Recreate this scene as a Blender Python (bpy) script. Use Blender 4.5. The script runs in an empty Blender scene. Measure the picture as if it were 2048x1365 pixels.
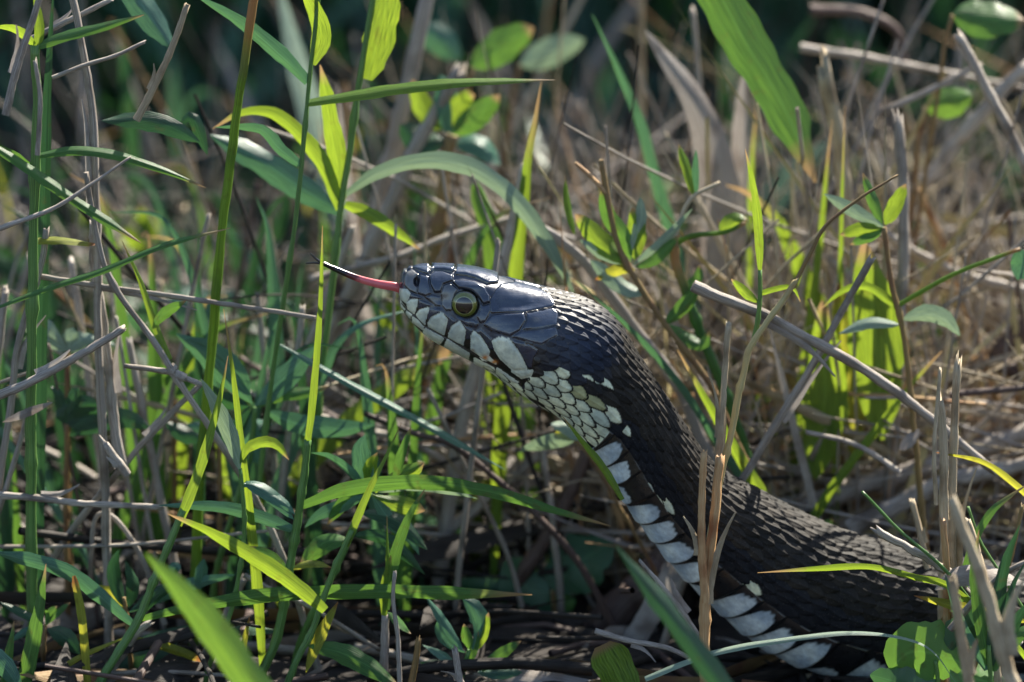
import bpy, math, random
import numpy as np
from mathutils import Vector

random.seed(11)
rng = np.random.default_rng(11)
SC = bpy.context.scene
COL = SC.collection

# ------------------------------------------------------------------ camera
S = 1.0e-4                    # metres per photo pixel on the plane of the snake
D = 1.10                      # camera to snake
PITCH = math.radians(14.0)
ZC = 0.0665
FWD = np.array([0.0, math.cos(PITCH), -math.sin(PITCH)])
UPV = np.array([0.0, math.sin(PITCH), math.cos(PITCH)])
RGT = np.array([1.0, 0.0, 0.0])
CTR = np.array([0.0, 0.0, ZC])
CAM = CTR - FWD * D
cd = bpy.data.cameras.new('camera')
cam = bpy.data.objects.new('camera', cd)
COL.objects.link(cam)
cam.location = CAM
cam.rotation_euler = (math.radians(90) - PITCH, 0, 0)
cd.sensor_width = 36.0
cd.lens = 36.0 * D / (2048 * S)
cd.clip_start = 0.01
cd.clip_end = 500.0
cd.dof.use_dof = True
cd.dof.focus_distance = D - 0.006
cd.dof.aperture_fstop = 10.5
SC.camera = cam

# ------------------------------------------------------------------ sky, sun, exposure
SUN_EL, SUN_AZ = math.radians(49), math.radians(38)      # azimuth from +Y (behind the snake) towards +X
w = bpy.data.worlds.new('World'); SC.world = w; w.use_nodes = True
nt = w.node_tree
bg = nt.nodes['Background']
sky = nt.nodes.new('ShaderNodeTexSky'); sky.sky_type = 'NISHITA'; sky.sun_disc = False
sky.sun_elevation = SUN_EL; sky.sun_rotation = SUN_AZ
nt.links.new(sky.outputs[0], bg.inputs[0]); bg.inputs[1].default_value = 0.08
sl = bpy.data.lights.new('sun', 'SUN'); sl.energy = 5.0; sl.angle = math.radians(0.53); sl.color = (1.0, 0.93, 0.80)
so = bpy.data.objects.new('sun', sl); COL.objects.link(so)
sd = Vector((math.sin(SUN_AZ) * math.cos(SUN_EL), math.cos(SUN_AZ) * math.cos(SUN_EL), math.sin(SUN_EL)))
so.rotation_euler = sd.to_track_quat('Z', 'Y').to_euler()
so.location = (1.0, 1.5, 2.0)
vs = SC.view_settings
vs.view_transform = 'Standard'; vs.look = 'None'; vs.exposure = 1.6; vs.gamma = 1.0; vs.use_curve_mapping = False
SC.render.engine = 'CYCLES'
SC.cycles.use_denoising = True
SC.cycles.max_bounces = 6
SC.cycles.diffuse_bounces = 3
SC.cycles.glossy_bounces = 2
SC.cycles.transmission_bounces = 3
SC.cycles.transparent_max_bounces = 4
SC.cycles.caustics_reflective = False
SC.cycles.caustics_refractive = False

# ------------------------------------------------------------------ helpers
def PV(px, py, y):
    """photo pixel on the vertical plane at depth y -> world point"""
    d = FWD + RGT * ((px - 1024) * S / D) - UPV * ((py - 682.5) * S / D)
    return CAM + d * ((y - CAM[1]) / d[1])

def project(P):
    v = P - CAM
    z = v @ FWD
    return np.stack([1024 + (v @ RGT) / z * D / S, 682.5 - (v @ UPV) / z * D / S], -1)

def crom(P, n):
    """smooth curve through control points, n samples even in length"""
    P = np.asarray(P, float)
    if len(P) == 2:
        t = np.linspace(0, 1, n)[:, None]
        return P[0] * (1 - t) + P[1] * t
    Q = np.vstack([2 * P[0] - P[1], P, 2 * P[-1] - P[-2]])
    out = []
    for i in range(1, len(Q) - 2):
        a, b, c, d = Q[i - 1], Q[i], Q[i + 1], Q[i + 2]
        t = np.linspace(0, 1, 12, endpoint=False)[:, None]
        out.append(0.5 * (2 * b + (c - a) * t + (2 * a - 5 * b + 4 * c - d) * t ** 2 + (3 * b - a - 3 * c + d) * t ** 3))
    out.append(P[-1:])
    O = np.vstack(out)
    L = np.concatenate([[0], np.cumsum(np.linalg.norm(np.diff(O, axis=0), axis=1))])
    q = np.linspace(0, L[-1], n)
    return np.stack([np.interp(q, L, O[:, k]) for k in range(O.shape[1])], -1)

def nrm(v):
    return v / np.maximum(np.linalg.norm(v, axis=-1, keepdims=True), 1e-12)

def ribbon(C, W, roll=0.0, fold=0.25, twist=0.0, cols=5, wave=0.0, seed=0, lobes=0):
    """leaf sheet along curve C with half widths W; returns verts, quads, uvs"""
    n = len(C)
    T = nrm(np.gradient(C, axis=0))
    view = nrm(C - CAM)
    side = nrm(np.cross(T, view))
    nor = np.cross(side, T)
    ang = roll + twist * np.linspace(0, 1, n)
    ca, sa = np.cos(ang)[:, None], np.sin(ang)[:, None]
    sd_, nr = side * ca + nor * sa, nor * ca - side * sa
    xs = np.linspace(-1, 1, cols)
    t = np.linspace(0, 1, n)
    r = np.random.default_rng(seed)
    ph = r.uniform(0, 6.28, 4)
    V = np.zeros((n, cols, 3)); U = np.zeros((n, cols, 2))
    for k, x in enumerate(xs):
        ww = W * x * (1 + 0.05 * np.sin(t * 23 + ph[2] + x * 3) + 0.04 * np.sin(t * 51 + ph[3] * (1 + x)))
        if lobes:
            ww = ww * (1 + (0.22 * np.abs(np.sin(t * math.pi * lobes + (0.4 if x > 0 else 0)))) * abs(x))
        off = fold * W * abs(x) ** 1.3 + wave * W * (np.sin(t * 9 + ph[0] + x) * x * x + 0.5 * np.sin(t * 17 + ph[1]) * x)
        V[:, k] = C + sd_ * ww[:, None] + nr * off[:, None]
        U[:, k, 0] = x * 0.5 + 0.5; U[:, k, 1] = t
    idx = np.arange(n * cols).reshape(n, cols)
    F = np.stack([idx[:-1, :-1], idx[:-1, 1:], idx[1:, 1:], idx[1:, :-1]], -1).reshape(-1, 4)
    return V.reshape(-1, 3), F, U.reshape(-1, 2)

def tube(C, R, sides=8, jag=0.0, seed=0, flat=1.0):
    n = len(C)
    T = nrm(np.gradient(C, axis=0))
    view = nrm(C - CAM)
    a = nrm(np.cross(T, view)); b = np.cross(T, a)
    r = np.random.default_rng(seed)
    th = np.linspace(0, 2 * math.pi, sides, endpoint=False)
    ridg = 1 + 0.20 * r.uniform(-1, 1, sides)
    V = C[:, None] + R[:, None, None] * ridg[None, :, None] * (np.cos(th)[None, :, None] * a[:, None] + flat * np.sin(th)[None, :, None] * b[:, None])
    if jag:
        V[-1] += T[-1] * (r.uniform(-1, 1, sides)[:, None] * jag * R[-1])
        V[-2] += T[-2] * (r.uniform(-.3, .1, sides)[:, None] * jag * R[-1])
    U = np.zeros((n, sides, 2)); U[:, :, 0] = (th / (2 * math.pi))[None]; U[:, :, 1] = np.linspace(0, 1, n)[:, None]
    V = V.reshape(-1, 3); U = U.reshape(-1, 2)
    idx = np.arange(n * sides).reshape(n, sides)
    nx = np.roll(idx, -1, axis=1)
    F = np.stack([idx[:-1], nx[:-1], nx[1:], idx[1:]], -1).reshape(-1, 4)
    cap = len(V)
    V = np.vstack([V, (C[-1] - T[-1] * R[-1] * 0.5)[None]])
    U = np.vstack([U, [[0.5, 1.0]]])
    tip = np.stack([idx[-1], nx[-1], np.full(sides, cap), np.full(sides, cap)], -1)
    return V, F, U, tip[:, :3]

def mesh_of(name, V, F, U=None, mat=None, tris=None):
    me = bpy.data.meshes.new(name)
    F = np.asarray(F, np.int32).reshape(-1, 4)
    nt_ = 0 if tris is None else len(tris)
    me.vertices.add(len(V)); me.vertices.foreach_set('co', np.ascontiguousarray(V, np.float32).ravel())
    lv = F.ravel()
    if nt_:
        lv = np.concatenate([lv, np.asarray(tris, np.int32).ravel()])
    me.loops.add(len(lv)); me.loops.foreach_set('vertex_index', lv.astype(np.int32))
    me.polygons.add(len(F) + nt_)
    st = np.concatenate([np.arange(len(F)) * 4, len(F) * 4 + np.arange(nt_) * 3]).astype(np.int32)
    me.polygons.foreach_set('loop_start', st)
    me.polygons.foreach_set('use_smooth', np.ones(len(F) + nt_, bool))
    if U is not None:
        uv = me.uv_layers.new(name='UVMap')
        uv.data.foreach_set('uv', np.ascontiguousarray(U[lv], np.float32).ravel())
    me.update(); me.validate()
    if mat is not None:
        me.materials.append(mat)
    return me

class Heap:
    """joins many pieces into one mesh"""
    def __init__(s): s.V, s.F, s.U, s.n, s.M = [], [], [], 0, []
    def add(s, V, F, U, mi=0):
        s.V.append(V); s.F.append(np.asarray(F) + s.n); s.U.append(U); s.n += len(V); s.M.append(np.full(len(F), mi))
    def build(s, name, mats):
        me = mesh_of(name, np.vstack(s.V), np.vstack(s.F), np.vstack(s.U))
        for m in mats: me.materials.append(m)
        me.polygons.foreach_set('material_index', np.concatenate(s.M).astype(np.int32))
        o = bpy.data.objects.new(name, me); COL.objects.link(o)
        return o

def tag(o, label=None, cat=None, group=None, kind=None):
    if label: o['label'] = label
    if cat: o['category'] = cat
    if group: o['group'] = group
    if kind: o['kind'] = kind
    return o

def obj(name, me, parent=None):
    o = bpy.data.objects.new(name, me); COL.objects.link(o)
    if parent is not None: o.parent = parent
    return o

# ------------------------------------------------------------------ materials
def rgb(c, a=1.0): return (c[0], c[1], c[2], a)

def base_mat(name):
    m = bpy.data.materials.new(name); m.use_nodes = True
    t = m.node_tree; t.nodes.clear()
    out = t.nodes.new('ShaderNodeOutputMaterial')
    return m, t, out

def N(t, typ, **kw):
    n = t.nodes.new(typ)
    for k, v in kw.items(): setattr(n, k, v)
    return n

def mixc(t, fac, a, b, blend='MIX'):
    n = t.nodes.new('ShaderNodeMix'); n.data_type = 'RGBA'; n.blend_type = blend
    for s, v in ((0, fac), (6, a), (7, b)):
        if hasattr(v, 'is_output') or isinstance(v, bpy.types.NodeSocket): t.links.new(v, n.inputs[s])
        elif s == 0: n.inputs[0].default_value = v
        else: n.inputs[s].default_value = rgb(v)
    return n.outputs[2]

def math_n(t, op, a, b=None, c=None, clamp=False):
    n = t.nodes.new('ShaderNodeMath'); n.operation = op; n.use_clamp = clamp
    for i, v in enumerate((a, b, c)):
        if v is None: continue
        if isinstance(v, bpy.types.NodeSocket): t.links.new(v, n.inputs[i])
        else: n.inputs[i].default_value = v
    return n.outputs[0]

def ramp(t, src, stops):
    n = t.nodes.new('ShaderNodeValToRGB'); t.links.new(src, n.inputs[0])
    e = n.color_ramp.elements
    while len(e) < len(stops): e.new(0.5)
    for k, (p, c) in enumerate(stops): e[k].position = p; e[k].color = rgb(c)
    return n.outputs[0]

def leaf_mat(name, c1, c2, trans, tip=None, tfac=0.45, rough=0.42, spots=0.0, spec=0.5, veins=1.0):
    """grass or herb leaf: parallel veins, midrib, blotches, light shining through"""
    m, t, out = base_mat(name)
    uv = N(t, 'ShaderNodeUVMap').outputs[0]
    sx = N(t, 'ShaderNodeSeparateXYZ'); t.links.new(uv, sx.inputs[0])
    tc = N(t, 'ShaderNodeTexCoord').outputs['Object']
    oi = N(t, 'ShaderNodeObjectInfo').outputs['Random']
    nz = N(t, 'ShaderNodeTexNoise'); nz.inputs['Scale'].default_value = 160; nz.inputs['Detail'].default_value = 4
    t.links.new(tc, nz.inputs['Vector'])
    stm = N(t, 'ShaderNodeMapping'); stm.inputs['Scale'].default_value = (16, 2.5, 1); t.links.new(uv, stm.inputs[0])
    stn = N(t, 'ShaderNodeTexNoise'); stn.noise_dimensions = '4D'; stn.inputs['Scale'].default_value = 2.2; stn.inputs['Detail'].default_value = 4
    t.links.new(stm.outputs[0], stn.inputs['Vector']); t.links.new(math_n(t, 'MULTIPLY', oi, 40.0), stn.inputs['W'])
    f = math_n(t, 'ADD', math_n(t, 'MULTIPLY', nz.outputs[0], 0.9), math_n(t, 'MULTIPLY_ADD', oi, 0.5, -0.2), clamp=True)
    col = mixc(t, f, c1, c2)
    streak = ramp(t, stn.outputs[0], [(.34, (.50, .54, .58)), (.50, (1, 1, 1)), (.66, (1.45, 1.35, 1.15))])
    if veins: col = mixc(t, 1.0, col, streak, 'MULTIPLY')
    vein = math_n(t, 'SINE', math_n(t, 'MULTIPLY', sx.outputs[0], 75.0))
    vf = math_n(t, 'MULTIPLY_ADD', vein, 0.12 * veins, 0.12)
    col = mixc(t, vf, col, tuple(min(1, x * 2.0 + .02) for x in c2))
    mid = math_n(t, 'ABSOLUTE', math_n(t, 'SUBTRACT', sx.outputs[0], 0.5))
    midf = math_n(t, 'SUBTRACT', 1.0, math_n(t, 'MULTIPLY', mid, 22.0), clamp=True)
    col = mixc(t, math_n(t, 'MULTIPLY', midf, 0.4), col, tuple(min(1, x * 2.2 + .03) for x in c2))
    tcol = mixc(t, f, trans, tuple(x * 0.72 for x in trans))
    tcol = mixc(t, math_n(t, 'MULTIPLY', vf, 1.2), tcol, tuple(x * 0.45 for x in trans))
    if veins: tcol = mixc(t, 1.0, tcol, streak, 'MULTIPLY')
    if spots:
        n2 = N(t, 'ShaderNodeTexNoise'); n2.inputs['Scale'].default_value = 420; n2.inputs['Detail'].default_value = 3
        t.links.new(tc, n2.inputs['Vector'])
        sf = ramp(t, n2.outputs[0], [(0.60, (0, 0, 0)), (0.70, (spots, spots, spots))])
        col = mixc(t, sf, col, (0.10, 0.05, 0.02)); tcol = mixc(t, sf, tcol, (0.12, 0.06, 0.02))
    if tip is not None:
        j = math_n(t, 'MULTIPLY_ADD', nz.outputs[0], 0.10, sx.outputs[1])
        tf = ramp(t, j, [(0.90, (0, 0, 0)), (1.0, (1, 1, 1))])
        col = mixc(t, tf, col, tip); tcol = mixc(t, tf, tcol, tip)
    bs = N(t, 'ShaderNodeBsdfPrincipled')
    t.links.new(col, bs.inputs['Base Color'])
    t.links.new(math_n(t, 'MULTIPLY_ADD', stn.outputs[0], .35, rough - .17), bs.inputs['Roughness'])
    bs.inputs['Specular IOR Level'].default_value = spec
    tb = N(t, 'ShaderNodeBsdfTranslucent'); t.links.new(tcol, tb.inputs[0])
    bp = N(t, 'ShaderNodeBump'); bp.inputs['Strength'].default_value = 0.35; bp.inputs['Distance'].default_value = 0.0002
    t.links.new(math_n(t, 'ADD', math_n(t, 'MULTIPLY', vein, veins), math_n(t, 'MULTIPLY', nz.outputs[0], 1.5)), bp.inputs['Height'])
    t.links.new(bp.outputs[0], bs.inputs['Normal'])
    mx = N(t, 'ShaderNodeMixShader'); mx.inputs[0].default_value = tfac
    t.links.new(bs.outputs[0], mx.inputs[1]); t.links.new(tb.outputs[0], mx.inputs[2])
    t.links.new(mx.outputs[0], out.inputs[0])
    return m

def straw_mat(name, c1, c2, c3, rough=0.6, trans=0.0):
    """dry stalk: long fibres, grey weathering, dark blotches"""
    m, t, out = base_mat(name)
    uv = N(t, 'ShaderNodeUVMap').outputs[0]
    tc = N(t, 'ShaderNodeTexCoord').outputs['Object']
    oi = N(t, 'ShaderNodeObjectInfo').outputs['Random']
    mp = N(t, 'ShaderNodeMapping'); mp.inputs['Scale'].default_value = (14, 3, 1); t.links.new(uv, mp.inputs[0])
    fb = N(t, 'ShaderNodeTexNoise'); fb.inputs['Scale'].default_value = 3; fb.inputs['Detail'].default_value = 5; fb.noise_dimensions = '4D'
    t.links.new(mp.outputs[0], fb.inputs['Vector']); t.links.new(math_n(t, 'MULTIPLY', oi, 30.0), fb.inputs['W'])
    nz = N(t, 'ShaderNodeTexNoise'); nz.inputs['Scale'].default_value = 130; nz.inputs['Detail'].default_value = 5
    t.links.new(tc, nz.inputs['Vector'])
    col = mixc(t, math_n(t, 'MULTIPLY_ADD', fb.outputs[0], 3.6, -1.3, clamp=True), c1, c2)
    bl = ramp(t, nz.outputs[0], [(0.50, (0, 0, 0)), (0.72, (.85, .85, .85))])
    col = mixc(t, bl, col, c3)
    col = mixc(t, math_n(t, 'MULTIPLY', oi, 0.35), col, c3)
    bs = N(t, 'ShaderNodeBsdfPrincipled'); t.links.new(col, bs.inputs['Base Color'])
    bs.inputs['Roughness'].default_value = rough
    bs.inputs['Specular IOR Level'].default_value = 0.35
    bp = N(t, 'ShaderNodeBump'); bp.inputs['Strength'].default_value = 0.6; bp.inputs['Distance'].default_value = 0.0004
    t.links.new(fb.outputs[0], bp.inputs['Height']); t.links.new(bp.outputs[0], bs.inputs['Normal'])
    sh = bs.outputs[0]
    if trans:
        tb = N(t, 'ShaderNodeBsdfTranslucent'); t.links.new(col, tb.inputs[0])
        mx = N(t, 'ShaderNodeMixShader'); mx.inputs[0].default_value = trans
        t.links.new(sh, mx.inputs[1]); t.links.new(tb.outputs[0], mx.inputs[2]); sh = mx.outputs[0]
    t.links.new(sh, out.inputs[0])
    return m

M = {}
TIP = (0.34, 0.22, 0.10)
M['F'] = leaf_mat('fresh_leaf', (0.08, 0.18, 0.022), (0.14, 0.25, 0.035), (0.28, 0.40, 0.03), TIP, 0.50, .42, .25)
M['G'] = leaf_mat('green_leaf', (0.035, 0.12, 0.03), (0.07, 0.18, 0.04), (0.13, 0.27, 0.035), TIP, 0.40, .42, .3)
M['T'] = leaf_mat('bluish_leaf', (0.042, 0.125, 0.085), (0.085, 0.19, 0.135), (0.09, 0.23, 0.08), None, 0.30, 0.38)
M['D'] = leaf_mat('dark_leaf', (0.014, 0.05, 0.026), (0.03, 0.085, 0.04), (0.04, 0.13, 0.035), None, 0.28, 0.40, 0.25)
M['O'] = leaf_mat('olive_leaf', (0.20, 0.24, 0.03), (0.26, 0.28, 0.04), (0.52, 0.52, 0.05), (0.30, 0.13, 0.04), 0.50, 0.45, 0.35)
M['P'] = leaf_mat('pale_leaf', (0.17, 0.25, 0.19), (0.24, 0.32, 0.24), (0.25, 0.36, 0.20), None, 0.30, 0.5)
M['S'] = straw_mat('grey_straw', (0.24, 0.20, 0.165), (0.60, 0.54, 0.47), (0.10, 0.075, 0.055), .6, .12)
M['E'] = leaf_mat('lime_leaf', (0.06, 0.17, 0.03), (0.11, 0.24, 0.04), (0.20, 0.36, 0.04), None, 0.42, .42, .25)
M['H'] = leaf_mat('herb_leaf', (0.06, 0.17, 0.04), (0.10, 0.24, 0.05), (0.20, 0.40, 0.05), None, 0.35, 0.45, 0.3, .5, 0.0)
M['K'] = leaf_mat('dark_herb_leaf', (0.03, 0.09, 0.05), (0.05, 0.13, 0.06), (0.08, 0.20, 0.06), None, 0.28, 0.42, 0.3, .5, 0.0)
M['N'] = straw_mat('tan_straw', (0.34, 0.27, 0.17), (0.60, 0.50, 0.35), (0.16, 0.11, 0.06))
M['R'] = straw_mat('orange_straw', (0.42, 0.22, 0.09), (0.55, 0.38, 0.20), (0.22, 0.08, 0.03))
M['Q'] = straw_mat('shade_dark_straw', (0.014, 0.011, 0.009), (0.055, 0.044, 0.036), (0.007, 0.005, 0.004), .7)  # straw colour darkened to stand for shade in the deep gaps
M['B'] = straw_mat('brown_bark', (0.07, 0.042, 0.035), (0.16, 0.11, 0.09), (0.035, 0.02, 0.016))
M['L'] = straw_mat('dead_leaf', (0.32, 0.28, 0.25), (0.56, 0.51, 0.46), (0.16, 0.12, 0.10), 0.6, 0.25)
M['Y'] = straw_mat('yellow_straw', (0.45, 0.38, 0.16), (0.58, 0.50, 0.26), (0.30, 0.20, 0.08))
M['V'] = leaf_mat('green_stem', (0.07, 0.17, 0.04), (0.12, 0.23, 0.06), (0.18, 0.30, 0.05), None, 0.15, 0.4)
M['W'] = straw_mat('brown_stem', (0.20, 0.12, 0.05), (0.26, 0.20, 0.07), (0.16, 0.06, 0.04))

# ------------------------------------------------------------------ ground
def soil():
    m, t, out = base_mat('soil')
    tc = N(t, 'ShaderNodeTexCoord').outputs['Object']
    n1 = N(t, 'ShaderNodeTexNoise'); n1.inputs['Scale'].default_value = 60; n1.inputs['Detail'].default_value = 8; t.links.new(tc, n1.inputs['Vector'])
    col = ramp(t, n1.outputs[0], [(0.3, (0.008, 0.006, 0.005)), (0.55, (0.022, 0.016, 0.012)), (0.75, (0.05, 0.04, 0.03))])
    bs = N(t, 'ShaderNodeBsdfPrincipled'); t.links.new(col, bs.inputs['Base Color']); bs.inputs['Roughness'].default_value = 0.9
    bp = N(t, 'ShaderNodeBump'); bp.inputs['Distance'].default_value = 0.004; t.links.new(n1.outputs[0], bp.inputs['Height']); t.links.new(bp.outputs[0], bs.inputs['Normal'])
    t.links.new(bs.outputs[0], out.inputs[0])
    return m

def gz(x, y):
    """height of the uneven ground"""
    return (-0.0055 + 0.0022 * np.sin(x * 41 + 1.3) * np.sin(y * 37 + .4) + 0.0016 * np.sin(x * 97 + y * 61) + 0.001 * np.sin(x * 173 - y * 151))

ax = np.concatenate([-np.geomspace(60, 1.0, 14), np.linspace(-0.9, 0.9, 150), np.geomspace(1.0, 60, 14)])
ay = np.concatenate([-np.geomspace(60, 1.0, 14), np.linspace(-0.9, 1.6, 180), np.geomspace(1.8, 60, 14)])
X, Y = np.meshgrid(ax, ay, indexing='ij')
idx = np.arange(X.size).reshape(X.shape)
Fq = np.stack([idx[:-1, :-1], idx[1:, :-1], idx[1:, 1:], idx[:-1, 1:]], -1).reshape(-1, 4)
me = mesh_of('ground', np.stack([X, Y, gz(X, Y)], -1).reshape(-1, 3), Fq, None, soil())
tag(obj('ground', me), kind='structure')

# ------------------------------------------------------------------ masses nobody could count
def wander(p, d, L, n, bend, r):
    """a curved path from p along d, drooping by bend"""
    d = d / np.linalg.norm(d)
    t = np.linspace(0, 1, n)[:, None]
    side = r.normal(0, 1, 3); side -= d * (side @ d)
    return p + d * L * t + side * L * 0.10 * t * t + np.array([0, 0, -1.0]) * L * bend * t ** 2

def wprof(n, base=0.55, peak=0.35):
    t = np.linspace(0, 1, n)
    return np.where(t < peak, base + (1 - base) * np.sin(t / peak * math.pi / 2), np.cos((t - peak) / (1 - peak) * math.pi / 2) ** 0.8)

def lens(n, p=0.75, tail=0.06):
    t = np.linspace(0, 1, n)
    return np.maximum(np.sin(math.pi * t ** 0.9) ** p, tail * (1 - t))

def clear_of_snake(x, y):
    """keeps loose growth out of the snake and off the line between it and the camera"""
    return y > 0.05 or x < -0.03 and y > 0.02

r = np.random.default_rng(5)
h = Heap()
for k in range(7500):                       # flattened dry stalks and leaf scraps on the soil
    x, y = r.uniform(-0.34, 0.34), -0.16 + 1.15 * r.random() ** 1.2
    a = r.uniform(0, math.tau)
    L = r.uniform(0.015, 0.075)
    el = r.normal(0.0, 0.10)
    hmax = 0.010 if y < 0.03 else 0.022
    z = float(gz(x, y)) + hmax * r.random() ** 1.6
    d = np.array([math.cos(a), math.sin(a) * 0.8, el])
    if y < -0.03: z = float(gz(x, y)) + 0.003 * r.random(); d[2] *= 0.2; 
    C = wander(np.array([x, y, z]), d, L, 4, 0.05, r)
    if -0.05 < y < 0.05 and C[:, 0].max() > 0.02: C[:, 2] = np.minimum(C[:, 2], gz(C[:, 0], C[:, 1]) + .0006) 
    if r.random() < 0.6:
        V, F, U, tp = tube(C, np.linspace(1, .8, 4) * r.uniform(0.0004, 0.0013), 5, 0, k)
        h.add(V, F, U, int(r.choice([0, 1, 2, 5], p=[.06, .02, .16, .76] if y < (.05 if x > .03 else .16) else [.22, .08, .20, .50] if y < .22 else [.06, .02, .17, .75])))  # more of the dark straw where shade is painted into the litter
    else:
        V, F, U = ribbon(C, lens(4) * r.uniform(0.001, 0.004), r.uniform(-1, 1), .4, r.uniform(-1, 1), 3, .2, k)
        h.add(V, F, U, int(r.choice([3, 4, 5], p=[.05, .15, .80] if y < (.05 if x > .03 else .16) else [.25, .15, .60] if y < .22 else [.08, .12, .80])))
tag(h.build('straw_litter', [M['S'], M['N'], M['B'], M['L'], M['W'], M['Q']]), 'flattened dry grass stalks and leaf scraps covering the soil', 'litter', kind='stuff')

r = np.random.default_rng(7)
h = Heap()
for k in range(4600):                       # green and dry blades standing behind the snake
    y = 0.10 + 1.25 * r.random() ** 1.1
    x = r.uniform(-0.20, 0.20) * (1.1 + y * 1.2)
    H = r.uniform(0.02, 0.09) + 0.09 * r.random() ** 3
    d = np.array([r.normal(0, .40), r.normal(0, .35), 1.0])
    C = wander(np.array([x, y, float(gz(x, y)) - .002]), d, H, 6, r.uniform(.05, .55), r)
    q = r.random()
    if q < 0.40:
        V, F, U = ribbon(C, wprof(6) * r.uniform(0.0007, 0.0024), r.uniform(-1.2, 1.2), .35, r.uniform(-1, 1), 3, .1, k)
        h.add(V, F, U, int(r.choice([1, 2, 3, 8, 9], p=[.05, .13, .37, .25, .20] if y < .25 else [.02, .10, .40, .08, .40])))  # farther blades get more dark straw, shade put into their colour
    elif q < 0.80:
        V, F, U, tp = tube(C, np.linspace(1, .7, 6) * r.uniform(0.0004, 0.0011), 5, 0, k)
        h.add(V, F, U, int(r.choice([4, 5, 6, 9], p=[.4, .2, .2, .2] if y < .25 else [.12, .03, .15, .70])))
    else:
        V, F, U = ribbon(C[:6], lens(6) * r.uniform(0.002, 0.0055), r.uniform(-1, 1), .3, 0, 3, .1, k)
        h.add(V, F, U, int(r.choice([2, 3, 7], p=[.4, .5, .1])))
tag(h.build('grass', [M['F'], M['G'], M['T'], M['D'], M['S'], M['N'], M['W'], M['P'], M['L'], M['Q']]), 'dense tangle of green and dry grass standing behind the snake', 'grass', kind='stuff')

r = np.random.default_rng(9)
h = Heap()
for k in range(5200):                       # tall grass added mostly out of view, to throw shade on the thicket
    y = 0.44 + 1.3 * r.random() ** 1.3
    x = r.uniform(-0.7, 1.1) if y < .9 else r.uniform(-1.2, 1.6)
    H = r.uniform(0.22, 0.60)
    d = np.array([r.normal(0, .25), r.normal(0, .25), 1.0])
    C = wander(np.array([x, y, -.005]), d, H, 7, r.uniform(.05, .4), r)
    V, F, U = ribbon(C, wprof(7) * r.uniform(0.0025, 0.007), r.uniform(-1.2, 1.2), .35, r.uniform(-1, 1), 3, .1, k)
    h.add(V, F, U, int(r.choice([0, 1, 2, 3, 4], p=[.12, .2, .56, .04, .08])))
tag(h.build('added_shade_grass', [M['G'], M['T'], M['D'], M['N'], M['S']]), 'added tall dark grass, mostly out of view, shading the thicket', 'grass', kind='stuff')

r = np.random.default_rng(15)
h = Heap()
for k in range(3000):                       # fine tan stems tangled behind the snake
    y = 0.045 + 0.20 * r.random() ** 1.2
    x = r.uniform(-0.01, 0.15) if r.random() < .66 else r.uniform(-0.14, 0.06)
    x *= 1 + y
    if x < .01 and r.random() < .5: continue
    flatl = r.random() < .55
    if flatl:
        a_ = r.choice([r.normal(.5, .35), r.normal(2.5, .35), r.uniform(0, 3.1)])
        d = np.array([math.cos(a_), r.normal(0, .35), math.sin(a_) * .55])
        L = r.uniform(.03, .10); z = r.uniform(-.002, .035) * (1 if r.random() < .8 else 1.8)
    else:
        d = np.array([r.normal(0, .30), r.normal(0, .25), 1.0]); L = r.uniform(.03, .10) if r.random() < .8 else r.uniform(.08, .13); z = float(gz(x, y)) - .002
    C = wander(np.array([x, y, z]), d, L, 6, r.uniform(-.05, .12), r)
    if C[:, 1].min() < .035: C[:, 1] += .035 - C[:, 1].min()
    if r.random() < .82:
        V, F, U, tp = tube(C, np.linspace(1, r.uniform(.5, .9), 6) * r.uniform(.00015, .00055), 5, 0, k)
    else:
        V, F, U = ribbon(C, wprof(6, .7) * r.uniform(.0004, .0014), r.uniform(-1, 1), .5, r.uniform(-2, 2), 3, .2, k)
    h.add(V, F, U, int(r.choice([0, 1, 2, 3, 4, 5], p=[.28, .34, .18, .10, .06, .04] if y < .15 and x > .02 else [.20, .10, .10, .02, .03, .55])))  # dark straw outside the bright patch paints in the shade there
tag(h.build('dry_grass', [M['S'], M['N'], M['L'], M['Y'], M['R'], M['Q']]), 'fine tangled tan grass stems matted behind the snake', 'grass', kind='stuff')

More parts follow.
